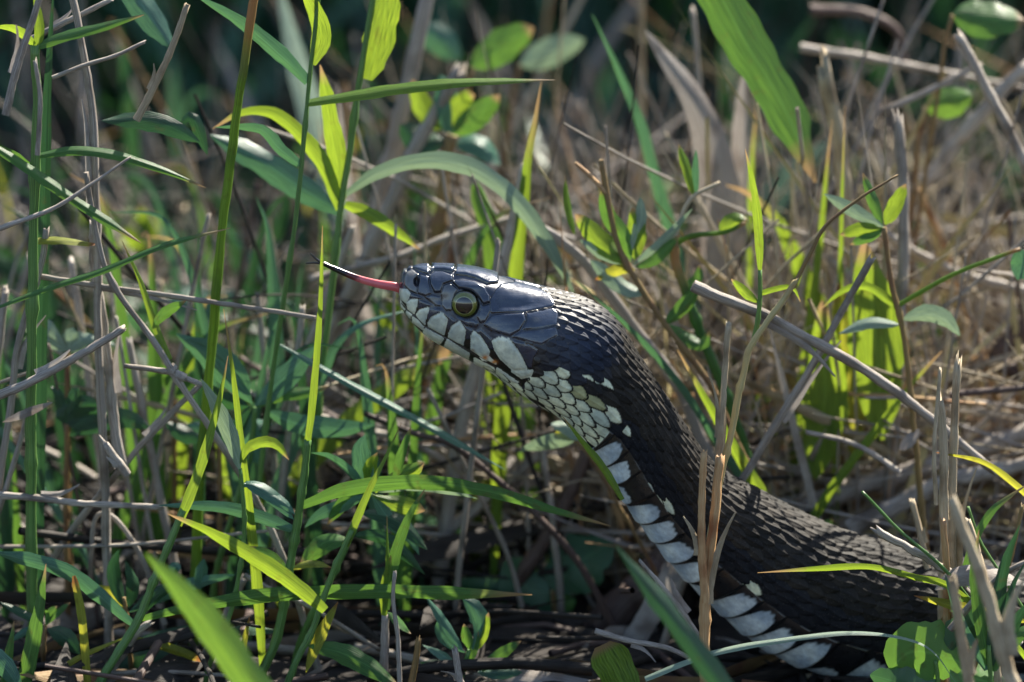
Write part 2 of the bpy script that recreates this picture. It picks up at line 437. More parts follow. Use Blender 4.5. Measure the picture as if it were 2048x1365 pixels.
# ------------------------------------------------------------------ the snake
# profile read along the back (top) and the belly (bottom), photo pixels, with depth y and half width in pixels
ST = [  # top x, top y, bottom x, bottom y, half width, depth, squareness
    (803, 552, 800, 592, 14, 0.0, 2.2), (807, 543, 801, 606, 27, 0.0, 2.3), (816, 538, 807, 621, 37, 0.0, 2.5),
    (832, 536, 819, 638, 45, 0.0, 2.6), (857, 535, 837, 657, 53, 0.0, 2.7), (884, 535, 857, 673, 60, 0.0, 2.8),
    (914, 537, 881, 688, 67, 0.0, 2.8), (949, 542, 908, 702, 74, 0.0, 2.8), (979, 549, 935, 716, 80, 0.0, 2.7),
    (1007, 558, 962, 731, 86, 0.0, 2.6), (1042, 567, 990, 748, 91, 0.0, 2.5), (1081, 577, 1018, 768, 95, 0.0, 2.4),
    (1122, 586, 1046, 788, 96, 0.0, 2.3), (1167, 599, 1081, 809, 95, 0.0, 2.2), (1209, 622, 1111, 827, 92, 0.0, 2.15),
    (1241, 653, 1136, 848, 88, 0.0, 2.1), (1268, 698, 1160, 876, 83, 0.0, 2.05), (1298, 744, 1187, 905, 80, 0.0005, 2.0),
    (1325, 785, 1212, 935, 79, 0.001, 2.0), (1352, 825, 1233, 967, 81, 0.0015, 2.0), (1378, 865, 1252, 1003, 85, 0.002, 2.0),
    (1405, 905, 1275, 1036, 89, 0.003, 2.0), (1437, 938, 1303, 1072, 93, 0.004, 2.0), (1480, 965, 1335, 1113, 98, 0.005, 2.0),
    (1525, 988, 1370, 1152, 104, 0.006, 2.0), (1580, 1018, 1410, 1190, 110, 0.007, 2.0), (1640, 1047, 1455, 1233, 115, 0.008, 2.0),
    (1700, 1070, 1515, 1282, 120, 0.009, 2.0), (1760, 1087, 1590, 1322, 124, 0.010, 2.0), (1820, 1102, 1680, 1348, 127, 0.011, 2.0),
    (1880, 1116, 1790, 1362, 128, 0.012, 2.0), (1950, 1126, 1900, 1368, 128, 0.013, 2.0), (2048, 1136, 2030, 1370, 128, 0.015, 2.0),
    (2200, 1142, 2196, 1368, 126, 0.020, 2.0), (2400, 1138, 2408, 1352, 120, 0.034, 2.0), (2600, 1115, 2620, 1312, 110, 0.058, 2.0),
    (2760, 1075, 2790, 1250, 98, 0.092, 2.0), (2850, 1020, 2880, 1170, 84, 0.13, 2.0), (2880, 960, 2905, 1082, 68, 0.17, 2.0),
    (2850, 905, 2865, 1000, 52, 0.205, 2.0), (2760, 862, 2765, 930, 37, 0.235, 2.0), (2640, 836, 2642, 882, 24, 0.255, 2.0),
    (2540, 822, 2541, 846, 12, 0.262, 2.0), (2480, 816, 2480, 824, 4, 0.265, 2.0)]
ST = np.array(ST, float)
TOP = np.array([PV(a[0], a[1], a[5]) for a in ST]); BOT = np.array([PV(a[2], a[3], a[5]) for a in ST])
CEN = (TOP + BOT) / 2
dl = np.concatenate([[0], np.cumsum(np.linalg.norm(np.diff(CEN, axis=0), axis=1))])

def cubic(xk, Yk, x):
    """monotone-ish cubic Hermite through stations"""
    Yk = Yk.reshape(len(xk), -1)
    m = np.gradient(Yk, xk, axis=0)
    i = np.clip(np.searchsorted(xk, x) - 1, 0, len(xk) - 2)
    hh = (xk[i + 1] - xk[i])[:, None]; t = ((x - xk[i])[:, None]) / hh
    return ((2 * t ** 3 - 3 * t ** 2 + 1) * Yk[i] + (t ** 3 - 2 * t ** 2 + t) * hh * m[i] + (-2 * t ** 3 + 3 * t ** 2) * Yk[i + 1] + (t ** 3 - t ** 2) * hh * m[i + 1])

LEN = dl[-1] / S                                    # length in pixels
srow = np.concatenate([np.arange(0, 430, 1.25), np.arange(430, 1480, 1.7), np.arange(1480, LEN, 9.0), [LEN]]) * S
srow = np.clip(srow, 0, dl[-1])
NV = 440

def frame(s):
    c = cubic(dl, CEN, s); tp = cubic(dl, TOP, s); hw = cubic(dl, ST[:, 4] * S, s)[:, 0]; ex = cubic(dl, ST[:, 6], s)[:, 0]
    e = S * 2
    tan = nrm(cubic(dl, CEN, np.clip(s + e, 0, dl[-1])) - cubic(dl, CEN, np.clip(s - e, 0, dl[-1])))
    up = tp - c
    hh = np.linalg.norm(up, axis=1); e1 = nrm(up)
    e2 = nrm(np.cross(e1, tan))                     # points at the camera side
    e2 = np.where((e2[:, 1:2] > 0) & (s[:, None] < 0.2), -e2, e2)
    return c, e1, e2, hh, hw, ex

def surf(s, th):
    """base surface, th from the back (0) round the camera side to the belly (pi)"""
    c, e1, e2, hh, hw, ex = frame(s)
    sn, cs = np.sin(th), np.cos(th)
    p = 2.0 / ex
    cx = np.sign(sn) * np.abs(sn) ** p; cy = np.sign(cs) * np.abs(cs) ** p
    hd = np.clip((ex - 2.0) / 0.6, 0, 1)
    wid = hw * (1 - hd * 0.22 * np.clip(cy, 0, 1) ** 1.5 - hd * 0.16 * np.clip(-cy, 0, 1) ** 2)
    return c + e1 * (hh * cy)[:, None] + e2 * (wid * cx)[:, None]

SS, TH = np.meshgrid(srow, np.linspace(0, math.tau, NV, endpoint=False), indexing='ij')
s1, t1 = SS.ravel(), TH.ravel()
B = surf(s1, t1)
G = B.reshape(len(srow), NV, 3)
du = np.gradient(G, axis=0); dv = (np.roll(G, -1, 1) - np.roll(G, 1, 1)) / 2
NOR = nrm(np.cross(dv, du)).reshape(-1, 3)
cc = frame(srow)[0]
flip = np.sign(((G - cc[:, None]) * NOR.reshape(G.shape)).sum(-1)).ravel()
NOR *= np.where(flip == 0, 1, flip)[:, None]
sp = s1 / S                                          # pixels along the spine

# photo position of each head vertex, the far side mirrored onto the near side
mir = B.copy(); mir[:, 1] = -np.abs(mir[:, 1])
Q = project(mir)

def A1(l): return [(620 + x * .34213, 480 + y * .34213) for x, y in l]
def A2(l): return [(780 + x * .13917, 510 + y * .13917) for x, y in l]

def polyd(P, poly):
    """inside mask and distance to the outline"""
    poly = np.array(poly, float); n = len(poly)
    ins = np.zeros(len(P), bool); dist = np.full(len(P), 1e9)
    for i in range(n):
        a, b = poly[i], poly[(i + 1) % n]
        ab = b - a
        t = np.clip(((P - a) @ ab) / max(ab @ ab, 1e-9), 0, 1)
        dist = np.minimum(dist, np.linalg.norm(P - a - t[:, None] * ab, axis=1))
        cr = ((a[1] > P[:, 1]) != (b[1] > P[:, 1])) & (P[:, 0] < (b[0] - a[0]) * (P[:, 1] - a[1]) / (b[1] - a[1] + 1e-12) + a[0])
        ins ^= cr
    return ins, dist

SLATE, NAVY, BLACK = (0.030, 0.043, 0.074), (0.017, 0.027, 0.054), (0.004, 0.004, 0.005)
CREAM, GREY, BROWN = (0.64, 0.68, 0.56), (0.11, 0.115, 0.12), (0.020, 0.0182, 0.0160)
PL = [  # outline, colour, dome height in pixels
    (A2([(80, 300), (130, 240), (150, 200), (235, 180), (240, 230), (200, 300), (195, 400), (160, 470), (110, 560), (75, 470)]), GREY, 2.0),       # rostral
    (A2([(240, 230), (290, 150), (560, 135), (575, 200), (570, 300), (470, 270), (330, 205)]), SLATE, 5.0),                                        # internasal
    (A2([(205, 320), (235, 250), (330, 215), (420, 290), (345, 360), (350, 420), (395, 470), (385, 560), (280, 520), (205, 440)]), GREY, 2.5),     # nasal, front
    (A2([(430, 290), (560, 320), (560, 400), (600, 560), (520, 600), (400, 560), (400, 480), (425, 400)]), SLATE, 2.5),                            # nasal, rear
    (A2([(565, 310), (640, 245), (760, 245), (905, 300), (912, 380), (770, 430), (730, 540), (640, 545), (585, 440)]), SLATE, 4.5),                # prefrontal, side
    (A2([(580, 200), (680, 110), (830, 110), (930, 175), (940, 230), (890, 265), (760, 235), (640, 235), (580, 280)]), SLATE, 6.5),                # prefrontal, top
    (A2([(945, 170), (1020, 120), (1230, 130), (1330, 160), (1460, 200), (1560, 290), (1550, 420), (1400, 440), (1230, 350), (1080, 310), (925, 300)]), SLATE, 6.0),  # frontal
    (A2([(890, 400), (930, 375), (1060, 380), (1220, 410), (1360, 500), (1440, 600), (1440, 690), (1340, 720), (1270, 620), (1160, 540), (1060, 510), (990, 500)]), SLATE, 7.0),  # supraocular
    (A2([(730, 560), (770, 440), (860, 410), (980, 500), (930, 580), (900, 680), (895, 800), (800, 800), (740, 730)]), GREY, 2.0),                  # preocular
    (A2([(490, 600), (600, 570), (720, 600), (735, 740), (660, 740), (560, 660)]), SLATE, 2.0),                                                    # loreal
    (A2([(1290, 660), (1340, 730), (1440, 700), (1450, 800), (1380, 960), (1290, 980), (1250, 890), (1290, 800)]), SLATE, 2.2),                    # postocular
    (A2([(1000, 930), (1200, 930), (1280, 990), (1240, 1040), (1100, 1020)]), SLATE, 1.8),                                                         # below the eye
    (A1([(1052, 345), (1080, 300), (1115, 262), (1200, 244), (1330, 275), (1400, 320), (1432, 375), (1420, 392), (1250, 422), (1120, 428), (1060, 432), (1048, 400)]), SLATE, 3.0),   # parietal
    (A1([(1012, 495), (1065, 440), (1130, 432), (1250, 426), (1262, 470), (1225, 530), (1168, 562), (1060, 530)]), SLATE, 2.6),                    # temporal, front
    (A1([(1262, 430), (1420, 398), (1452, 432), (1440, 500), (1350, 520), (1240, 528), (1268, 470)]), SLATE, 2.2),                                 # temporal, upper rear
    (A1([(1180, 566), (1235, 534), (1350, 526), (1435, 510), (1450, 560), (1350, 612), (1290, 600)]), SLATE, 2.2),                                 # temporal, lower rear
    (A2([(140, 490), (250, 500), (290, 560), (260, 640), (225, 690), (165, 640), (130, 560)]), CREAM, 1.6),
    (A2([(240, 690), (310, 640), (400, 640), (385, 720), (365, 800), (345, 850), (260, 790)]), CREAM, 1.6),
    (A2([(375, 860), (430, 790), (560, 755), (535, 860), (510, 940), (500, 1010), (400, 920)]), CREAM, 1.6),
    (A2([(555, 980), (610, 900), (740, 840), (820, 930), (790, 1040), (770, 1140), (690, 1110), (560, 1030)]), CREAM, 1.8),
    (A2([(855, 1130), (900, 1030), (1000, 970), (1075, 1080), (1060, 1190), (1040, 1300), (940, 1260), (850, 1190)]), CREAM, 1.8),
    (A1([(945, 640), (946, 560), (958, 540), (990, 560), (1030, 620), (1046, 655), (1040, 680), (1085, 722), (1010, 700)]), CREAM, 1.8),
    (A1([(1070, 592), (1105, 572), (1160, 580), (1210, 640), (1240, 690), (1266, 750), (1190, 758), (1115, 690), (1086, 645)]), CREAM, 2.0),
    (A1([(1182, 766), (1300, 762), (1290, 792), (1240, 806)]), CREAM, 1.6),
    (A1([(527, 352), (540, 372), (560, 402), (552, 410), (535, 390)]), CREAM, 1.0), (A1([(566, 412), (592, 440), (585, 458), (562, 430)]), CREAM, 1.0),
    (A1([(600, 452), (665, 498), (662, 528), (598, 480)]), CREAM, 1.2), (A1([(674, 524), (776, 580), (756, 606), (664, 548)]), CREAM, 1.2),
    (A1([(802, 590), (928, 666), (922, 700), (790, 622)]), CREAM, 1.2), (A1([(964, 694), (1072, 750), (1084, 786), (962, 726)]), CREAM, 1.2),
    (A1([(1094, 756), (1215, 830), (1200, 846), (1108, 792)]), CREAM, 1.2),
    # dark upper halves of the lip plates
    (A2([(270, 530), (420, 590), (500, 640), (400, 640), (310, 635), (265, 610)]), NAVY, 1.2), (A2([(410, 630), (560, 690), (660, 740), (560, 750), (430, 780), (390, 800)]), NAVY, 1.4),
    (A2([(560, 760), (700, 760), (750, 820), (610, 890), (560, 960), (520, 920)]), NAVY, 1.4), (A2([(750, 830), (860, 880), (960, 960), (900, 1020), (850, 1110), (800, 1050), (830, 930)]), NAVY, 1.4),
    (A2([(1010, 970), (1100, 1030), (1200, 1080), (1180, 1220), (1080, 1220), (1085, 1080)]), NAVY, 1.4),
    (A1([(962, 536), (1000, 520), (1065, 580), (1080, 650), (1050, 640), (1010, 580)]), NAVY, 1.4),
    (A1([(1170, 580), (1290, 606), (1340, 640), (1310, 690), (1300, 750), (1270, 745), (1245, 690), (1212, 635)]), NAVY, 1.6)]

hgt = np.zeros(len(B)); colr = np.tile(np.array(BROWN), (len(B), 1)); rough = np.full(len(B), 0.42)
head = sp < 470
hi = np.where(head)[0]
Qh = Q[hi]
side = np.abs(np.sin(t1[hi]))
bottom = (np.cos(t1[hi]) < -0.94) & (sp[hi] > 30)
plate = np.zeros(len(hi), bool)
hh_ = np.zeros(len(hi)); hc = np.tile(np.array(NAVY), (len(hi), 1))
hr = np.full(len(hi), 0.34)
lipzone, _ = polyd(Qh, A1([(500, 300), (700, 420), (900, 520), (1050, 600), (1240, 690), (1320, 760), (1240, 860), (1000, 800), (600, 560), (480, 400)]))
hc[lipzone] = BLACK
rp = np.random.default_rng(3)
for poly, col, dome in PL:
    ins, dist = polyd(Qh, poly)
    k = (ins | (dist < (1.0 if np.mean(poly, 0)[0] < 850 else 2.4))) & ~plate if col is CREAM else ins & ~plate
    e = np.clip(np.where(ins, dist, 0) / 4.5, 0, 1)
    hh_[k] = (dome * (1 - (1 - e) ** 2.2))[k] + 0.4
    c = np.array(col) * (1 + rp.uniform(-.12, .12))
    seam = np.clip((dist - .9) / 1.5, 0.0 if col is not CREAM else 1.0, 1)[:, None]
    hc[k] = (c * seam + np.array(BLACK) * (1 - seam))[k]
    hr[k] = 0.38 if col is CREAM else 0.19
    plate |= k
# broad forms: brow, cheek, hollow before the eye, eye socket, nostril
def gauss(P, cx, cy, sx, sy): return np.exp(-((P[:, 0] - cx) / sx) ** 2 - ((P[:, 1] - cy) / sy) ** 2)
sd_ok = side > 0.25
hh_ += np.where(sd_ok, 6 * gauss(Qh, 955, 577, 38, 10) - 5 * gauss(Qh, 885, 602, 22, 16) + 8 * gauss(Qh, 1090, 690, 70, 50) + 3 * gauss(Qh, 850, 560, 16, 18) - 6 * gauss(Qh, 1040, 612, 45, 12), 0)
EYE = np.array([930.8, 610.2])
de = np.linalg.norm(Qh - EYE, axis=1)
es = sd_ok & (de < 29)
hh_ = np.where(es, hh_ * np.clip((de - 23) / 6, 0, 1) - 13 * np.clip((28 - de) / 8, 0, 1), hh_)
ring = sd_ok & (de < 28.5)
hc[ring] = BLACK
nd = np.hypot((Qh[:, 0] - 833) / 4.0, (Qh[:, 1] - 563) / 8.0)
nm = sd_ok & (nd < 1.6)
hh_ = np.where(nm, hh_ - 7 * np.clip(1.5 - nd, 0, 1), hh_)
hc[sd_ok & (nd < 1.05)] = BLACK
# mottling, orange flecks on the lip plate
for cx, cy, sx, sy, col, a in [(1072, 642, 8, 5, GREY, .8), (1083, 662, 5, 7, GREY, .6), (1110, 670, 8, 6, GREY, .7), (1122, 690, 12, 6, GREY, .6), (1038, 625, 8, 4, GREY, .5),
                               (971, 714, 6, 5, (.60, .20, .03), 1), (989, 724, 6, 4, (.60, .22, .04), 1), (946, 700, 4, 3, (.5, .25, .08), .7), (1060, 655, 4, 3, GREY, .5), (1002, 600, 5, 7, GREY, .4), (866, 605, 8, 7, GREY, .8)]:
    g = (gauss(Qh, cx, cy, sx, sy) * a)[:, None]
    hc = hc * (1 - g) + np.array(col) * g
hc[bottom] = np.array(CREAM)
mouth = A2([(110, 640), (240, 800), (360, 890), (480, 1020), (770, 1180), (1060, 1330)]) + A1([(1000, 692), (1100, 747), (1232, 838)])
md = np.full(len(hi), 1e9)
for (ax_, ay_), (bx_, by_) in zip(mouth[:-1], mouth[1:]):
    ab = np.array([bx_ - ax_, by_ - ay_]); tt_ = np.clip(((Qh - [ax_, ay_]) @ ab) / (ab @ ab), 0, 1)
    md = np.minimum(md, np.linalg.norm(Qh - [ax_, ay_] - tt_[:, None] * ab, axis=1))
ml = sd_ok & (md < 4)
hh_ = np.where(ml, hh_ - 3.0 * np.clip(1 - md / 3.0, 0, 1), hh_)
hc[sd_ok & (md < 1.0)] = BLACK
# middle seam between the paired plates on the crown
mid = (np.minimum(t1[hi], math.tau - t1[hi]) < 0.05) & ((Qh[:, 0] < 905) | (Qh[:, 0] > 1010))
hh_[mid & plate] -= 1.6

# --- overlapping keeled scales, backwards along the body
def twist_of(s): return 0.30 * np.clip((s - 380) / 160, 0, 1)
knots = np.array([0, 300, 460, 900, 1500, LEN]); Lk = np.array([27, 27, 29, 38, 46, 34.0])
sg = np.linspace(0, LEN, 4000); aph = np.concatenate([[0], np.cumsum(np.diff(sg) / np.interp(sg[1:], knots, Lk))])
Lv = np.interp(sg, [0, 400, 900, 1500, LEN], [44, 48, 56, 64, 44]); vph = np.concatenate([[0], np.cumsum(np.diff(sg) / Lv[1:])])
BETA = 0.98
ROW = 2 * (math.pi - BETA) / 29
ths = t1 + twist_of(sp)
ths = np.where(ths > math.pi, ths - math.tau, ths)
ths = np.where(ths > math.pi, ths - math.tau, ths)
BIGT = 1.4                                          # throat scales are this much larger than those of the back
big = (np.abs(ths) > 1.62 - 0.25 * np.clip((sp - 430) / 80, 0, 1)) & (sp < 530) & (sp > 180)
a = np.interp(sp, sg, aph) / np.where(big, 1.35, 1); b = ths / np.where(big, ROW * BIGT, ROW)
a = a + 0.10 * np.sin(sp * .021 + ths * 3.1) + 0.07 * np.sin(sp * .053 - ths * 4.7 + 1.0); b = b + 0.12 * np.sin(sp * .033 + ths * 2.0) + 0.07 * np.sin(sp * .09 + ths * 5.0)
best = np.full(len(B), -9.0); bi = np.zeros(len(B), int); bj = np.zeros(len(B), int); by = np.zeros(len(B)); bq = np.ones(len(B))
j0 = np.round(b).astype(int)
for dj in (-1, 0, 1):
    j = j0 + dj
    o = (j % 2) * 0.5
    k0 = np.floor(a - o).astype(int)
    for dk in (-1, 0, 1):
        k = k0 + dk
        x = a - o - k; y = b - j
        q = ((x - 0.52) / 0.86) ** 2 + (np.abs(y) / 0.70) ** 1.7
        ok = (q < 1) & (x > best)
        best = np.where(ok, x, best); bi = np.where(ok, k, bi); bj = np.where(ok, j, bj); by = np.where(ok, y, by); bq = np.where(ok, q, bq)
rl = np.interp(sp, [300, 700, 1400, LEN], [1.0, 1.15, 1.4, .8])
slope = np.clip(best, -.2, 1.4)
edge = np.clip((1 - bq) / 0.22, 0, 1)
dors = np.cos(ths)
keel = np.where(np.abs(ths) < math.pi - BETA - ROW, 1.0, 0.25)
scl = rl * (2.0 * slope * (0.5 + 0.5 * edge) + 1.4 * keel * np.exp(-(by / .10) ** 2) * np.clip(slope * 1.4, 0, 1) - 1.4 * by * by * 2)
hs = np.abs(np.sin(bi * 12.9898 + bj * 78.233) * 43758.5453) % 1
scl = scl + (hs - .5) * 0.9 * rl + (hs - .5) * 1.2 * by
scl[best < -5] = 0
# colour of each scale, from where its centre sits
uk = big * 10 ** 8 + (bi.astype(np.int64) + 5000) * 1000 + (bj + 500)
un, inv = np.unique(uk, return_inverse=True)
bg_ = un >= 10 ** 8; ci = un % 10 ** 8 // 1000 - 5000; cj = un % 1000 - 500
cs_ = np.interp((ci + (cj % 2) * 0.5 + 0.6) * np.where(bg_, 1.35, 1), aph, sg); ct = cj * ROW * np.where(bg_, BIGT, 1)
cw = surf(np.clip(cs_, 0, LEN) * S, ct - twist_of(cs_)); cw[:, 1] = np.where(cs_ < 700, -np.abs(cw[:, 1]), cw[:, 1])
cq = project(cw)
rs = np.random.default_rng(21)
u1, u2 = rs.random(len(un)), rs.random(len(un))
cc_ = np.array(BROWN)[None] * (0.60 + 0.9 * u1[:, None]) * np.array([1, .98, .96])
bl = np.clip(1 - np.hypot((cq[:, 0] - 1150) / 95, (cq[:, 1] - 690) / 90), 0, 1)[:, None] ** .6
cc_ = cc_ * (1 - bl) + np.array(NAVY) * 1.1 * bl
low = np.abs(ct) > math.pi - BETA - 2.6 * ROW
cc_[low & (cs_ > 420)] = np.array([0.012, 0.013, 0.017])
thr, _ = polyd(cq, [(1000, 752), (1060, 742), (1100, 752), (1140, 764), (1175, 778), (1215, 795), (1226, 812), (1218, 870), (1206, 915), (1160, 885), (1110, 838), (1050, 808)])
spr, _ = polyd(cq, [(1080, 735), (1130, 728), (1200, 730), (1225, 770), (1225, 800), (1130, 770)])
yel, _ = polyd(cq, [(1145, 775), (1220, 775), (1225, 815), (1160, 800)])
und = (np.abs(ct) > math.pi - 0.8) & (cs_ < 520)
wh = (thr & (u2 < .93)) | (spr & (u2 < .33)) | (und & (u2 < .95))
for x_, y_ in [(1243, 862), (1247, 890), (1253, 920), (1212, 897), (1300, 985), (1312, 1012), (1345, 1008), (1475, 1170), (1500, 1165)]:
    dd = np.hypot(cq[:, 0] - x_, cq[:, 1] - y_); dd[cw[:, 1] > 0.004] = 1e9
    wh[np.argmin(dd)] = True
wcol = np.where(yel[:, None], np.array([.44, .44, .24]), np.array([.72, .77, .60])) * (0.88 + .2 * u1[:, None])
cc_ = np.where(wh[:, None], wcol, cc_)
scol = cc_[inv]
whv = wh[inv]
rag = 0.74 + 0.08 * np.sin(sp * .9 + ths * 60) * np.sin(sp * .37 - ths * 33)
sf_ = np.clip((rag - bq) / .16 + .5, 0, 1)[:, None]
stain = np.clip((rag - bq) / .45 + .35, 0, 1)[:, None]
scol = np.where(whv[:, None], (scol * (.45 + .55 * stain) * np.array([1, .99, .95])) * sf_ + np.array(BLACK) * (1 - sf_), scol)
scol = np.where((~whv & (bq > .9))[:, None], scol * .55, scol)
scol[best < -5] = BLACK
# --- wide belly plates
bv = (math.pi - np.abs(ths)) / BETA
av = np.interp(sp, sg, vph) - 0.12 * np.clip(bv, 0, 1) ** 2
kv = np.floor(av).astype(int); xv = av - kv
scute = (bv < 1) & (sp > 505)
hk = np.abs(np.sin(kv * 12.9898) * 43758.5453) % 1
wig = 0.04 * np.sin(xv * 7 + kv * 2.1) + 0.018 * np.sin(xv * 31 + kv)
WHITE = np.array([1, .9, 1, .35, .95, 1, 1, .25, .85, 1, .30, .95, .9, .2, .85, 1, 1, .9, .3, 1.0])
wk = WHITE[kv % len(WHITE)]
sl_ = rl * (4.0 * xv ** 1.3 * np.clip((1 - xv) / .10, 0, 1) ** .6 + 2.6 * np.sqrt(np.clip(1 - bv ** 2, 0, 1)))
rim = np.abs(2 * (xv - .52) / .86) ** 5
wv = (xv > .10 + .012 * np.sin(ths * 31 + kv)) & (xv < .93) & (bv < .98 - .75 * (1 - wk) - .10 * hk - .30 * rim + wig)
lim = .98 - .75 * (1 - wk) - .10 * hk - .30 * rim + wig
vf_ = (np.clip((lim - bv) / .07, 0, 1) * np.clip((xv - .03) / .05, 0, 1) * np.clip((.97 - xv) / .04, 0, 1))[:, None]
st_ = (.72 + .28 * np.clip((lim - bv) / .35, 0, 1) * np.clip((xv - .05) / .3, 0, 1))[:, None]
vcol = np.array([.72, .82, .87]) * (.85 + .2 * hk[:, None]) * st_ * vf_ + np.array([.008, .009, .011]) * (1 - vf_)
scl = np.where(scute, sl_, scl); scol = np.where(scute[:, None], vcol, scol)
srough = np.where(scute, np.where(wv, .5, .3), np.where(whv, .50, .64))

hgt, colr, rough = scl.copy(), scol, srough
fade = np.clip((sp[hi] - 215) / 60, 0, 1)                   # scales fade out where head plates begin
lat = ~plate & ~es & ~nm & (Qh[:, 0] > 1050) & ~lipzone | (~plate & (sp[hi] > 330))
lat |= (und[inv][hi]) & (sp[hi] > 200)
hgt[hi] = np.where(lat, scl[hi] * fade + np.where(plate, 0, 8 * gauss(Qh, 1090, 690, 70, 50)) * sd_ok, hh_)
colr[hi] = np.where(lat[:, None], scol[hi], hc)
rough[hi] = np.where(lat, np.interp(sp[hi], [250, 420], [.38, .64]), hr)
fine = 0.10 * np.sin(sp * 2.1 + ths * 190) * np.sin(sp * 1.3 - ths * 140)
VB = B + NOR * ((hgt + fine) * S)[:, None]

nr_ = len(srow)
ids = np.arange(nr_ * NV).reshape(nr_, NV); nx = np.roll(ids, -1, 1)
FB = np.stack([ids[:-1], ids[1:], nx[1:], nx[:-1]], -1).reshape(-1, 4)
c0, c1 = len(VB), len(VB) + 1
VB = np.vstack([VB, VB[:NV].mean(0) + [-3.0 * S, 0, 0], VB[-NV - 0:][:NV].mean(0)])
tr = np.concatenate([np.stack([nx[0], np.full(NV, c0), ids[0]], -1), np.stack([ids[-1], np.full(NV, c1), nx[-1]], -1)])
colr = np.vstack([colr, [GREY], [BLACK]]); rough = np.concatenate([rough, [.4, .4]])

def skin_mat():
    m, t, out = base_mat('snake_skin')
    at = N(t, 'ShaderNodeAttribute'); at.attribute_name = 'skin'
    ar = N(t, 'ShaderNodeAttribute'); ar.attribute_name = 'polish'
    tc = N(t, 'ShaderNodeTexCoord').outputs['Object']
    nz = N(t, 'ShaderNodeTexNoise'); nz.inputs['Scale'].default_value = 900; nz.inputs['Detail'].default_value = 4; t.links.new(tc, nz.inputs['Vector'])
    n2 = N(t, 'ShaderNodeTexNoise'); n2.inputs['Scale'].default_value = 220; n2.inputs['Detail'].default_value = 3; t.links.new(tc, n2.inputs['Vector'])
    col = mixc(t, 1.0, at.outputs[0], ramp(t, nz.outputs[0], [(.3, (.78, .78, .78)), (.7, (1.15, 1.15, 1.15))]), 'MULTIPLY')
    col = mixc(t, 1.0, col, ramp(t, n2.outputs[0], [(.32, (.62, .66, .72)), (.68, (1.25, 1.18, 1.08))]), 'MULTIPLY')
    bs = N(t, 'ShaderNodeBsdfPrincipled'); t.links.new(col, bs.inputs['Base Color'])
    sm = N(t, 'ShaderNodeMapping'); sm.inputs['Scale'].default_value = (300, 1500, 2600); sm.inputs['Rotation'].default_value = (0, .4, .2); t.links.new(tc, sm.inputs[0])
    sc = N(t, 'ShaderNodeTexNoise'); sc.inputs['Scale'].default_value = 1.0; sc.inputs['Detail'].default_value = 6; t.links.new(sm.outputs[0], sc.inputs['Vector'])
    du_ = N(t, 'ShaderNodeTexNoise'); du_.inputs['Scale'].default_value = 3200; du_.inputs['Detail'].default_value = 2; t.links.new(tc, du_.inputs['Vector'])
    col = mixc(t, math_n(t, 'MULTIPLY', ramp(t, du_.outputs[0], [(.64, (0, 0, 0)), (.72, (1, 1, 1))]), .35), col, (.16, .14, .12))
    rgh = math_n(t, 'ADD', math_n(t, 'MULTIPLY_ADD', nz.outputs[0], 0.20, math_n(t, 'SUBTRACT', ar.outputs['Fac'], 0.20)), math_n(t, 'MULTIPLY', sc.outputs[0], 0.24))
    t.links.new(rgh, bs.inputs['Roughness']); t.links.new(col, bs.inputs['Base Color'])
    t.links.new(math_n(t, 'MULTIPLY_ADD', ar.outputs['Fac'], -2.1, 1.5, clamp=True), bs.inputs['Specular IOR Level'])
    bp = N(t, 'ShaderNodeBump'); bp.inputs['Strength'].default_value = 0.35; bp.inputs['Distance'].default_value = 0.00012
    hsum = math_n(t, 'ADD', math_n(t, 'ADD', nz.outputs[0], math_n(t, 'MULTIPLY', n2.outputs[0], 3.0)), math_n(t, 'MULTIPLY', sc.outputs[0], .8))
    t.links.new(hsum, bp.inputs['Height']); t.links.new(bp.outputs[0], bs.inputs['Normal'])
    t.links.new(bs.outputs[0], out.inputs[0])
    return m

snake = bpy.data.objects.new('snake', None); COL.objects.link(snake)
snake.empty_display_size = 0.01
tag(snake, 'dark scaled snake rearing its head with tongue out above black and white belly', 'snake')
me = mesh_of('snake_skin', VB, FB, None, skin_mat(), tr)
ca = me.attributes.new('skin', 'FLOAT_COLOR', 'POINT')
ca.data.foreach_set('color', np.ascontiguousarray(np.hstack([colr, np.ones((len(colr), 1))]), np.float32).ravel())
ra = me.attributes.new('polish', 'FLOAT', 'POINT'); ra.data.foreach_set('value', rough.astype(np.float32))
obj('body', me, snake)

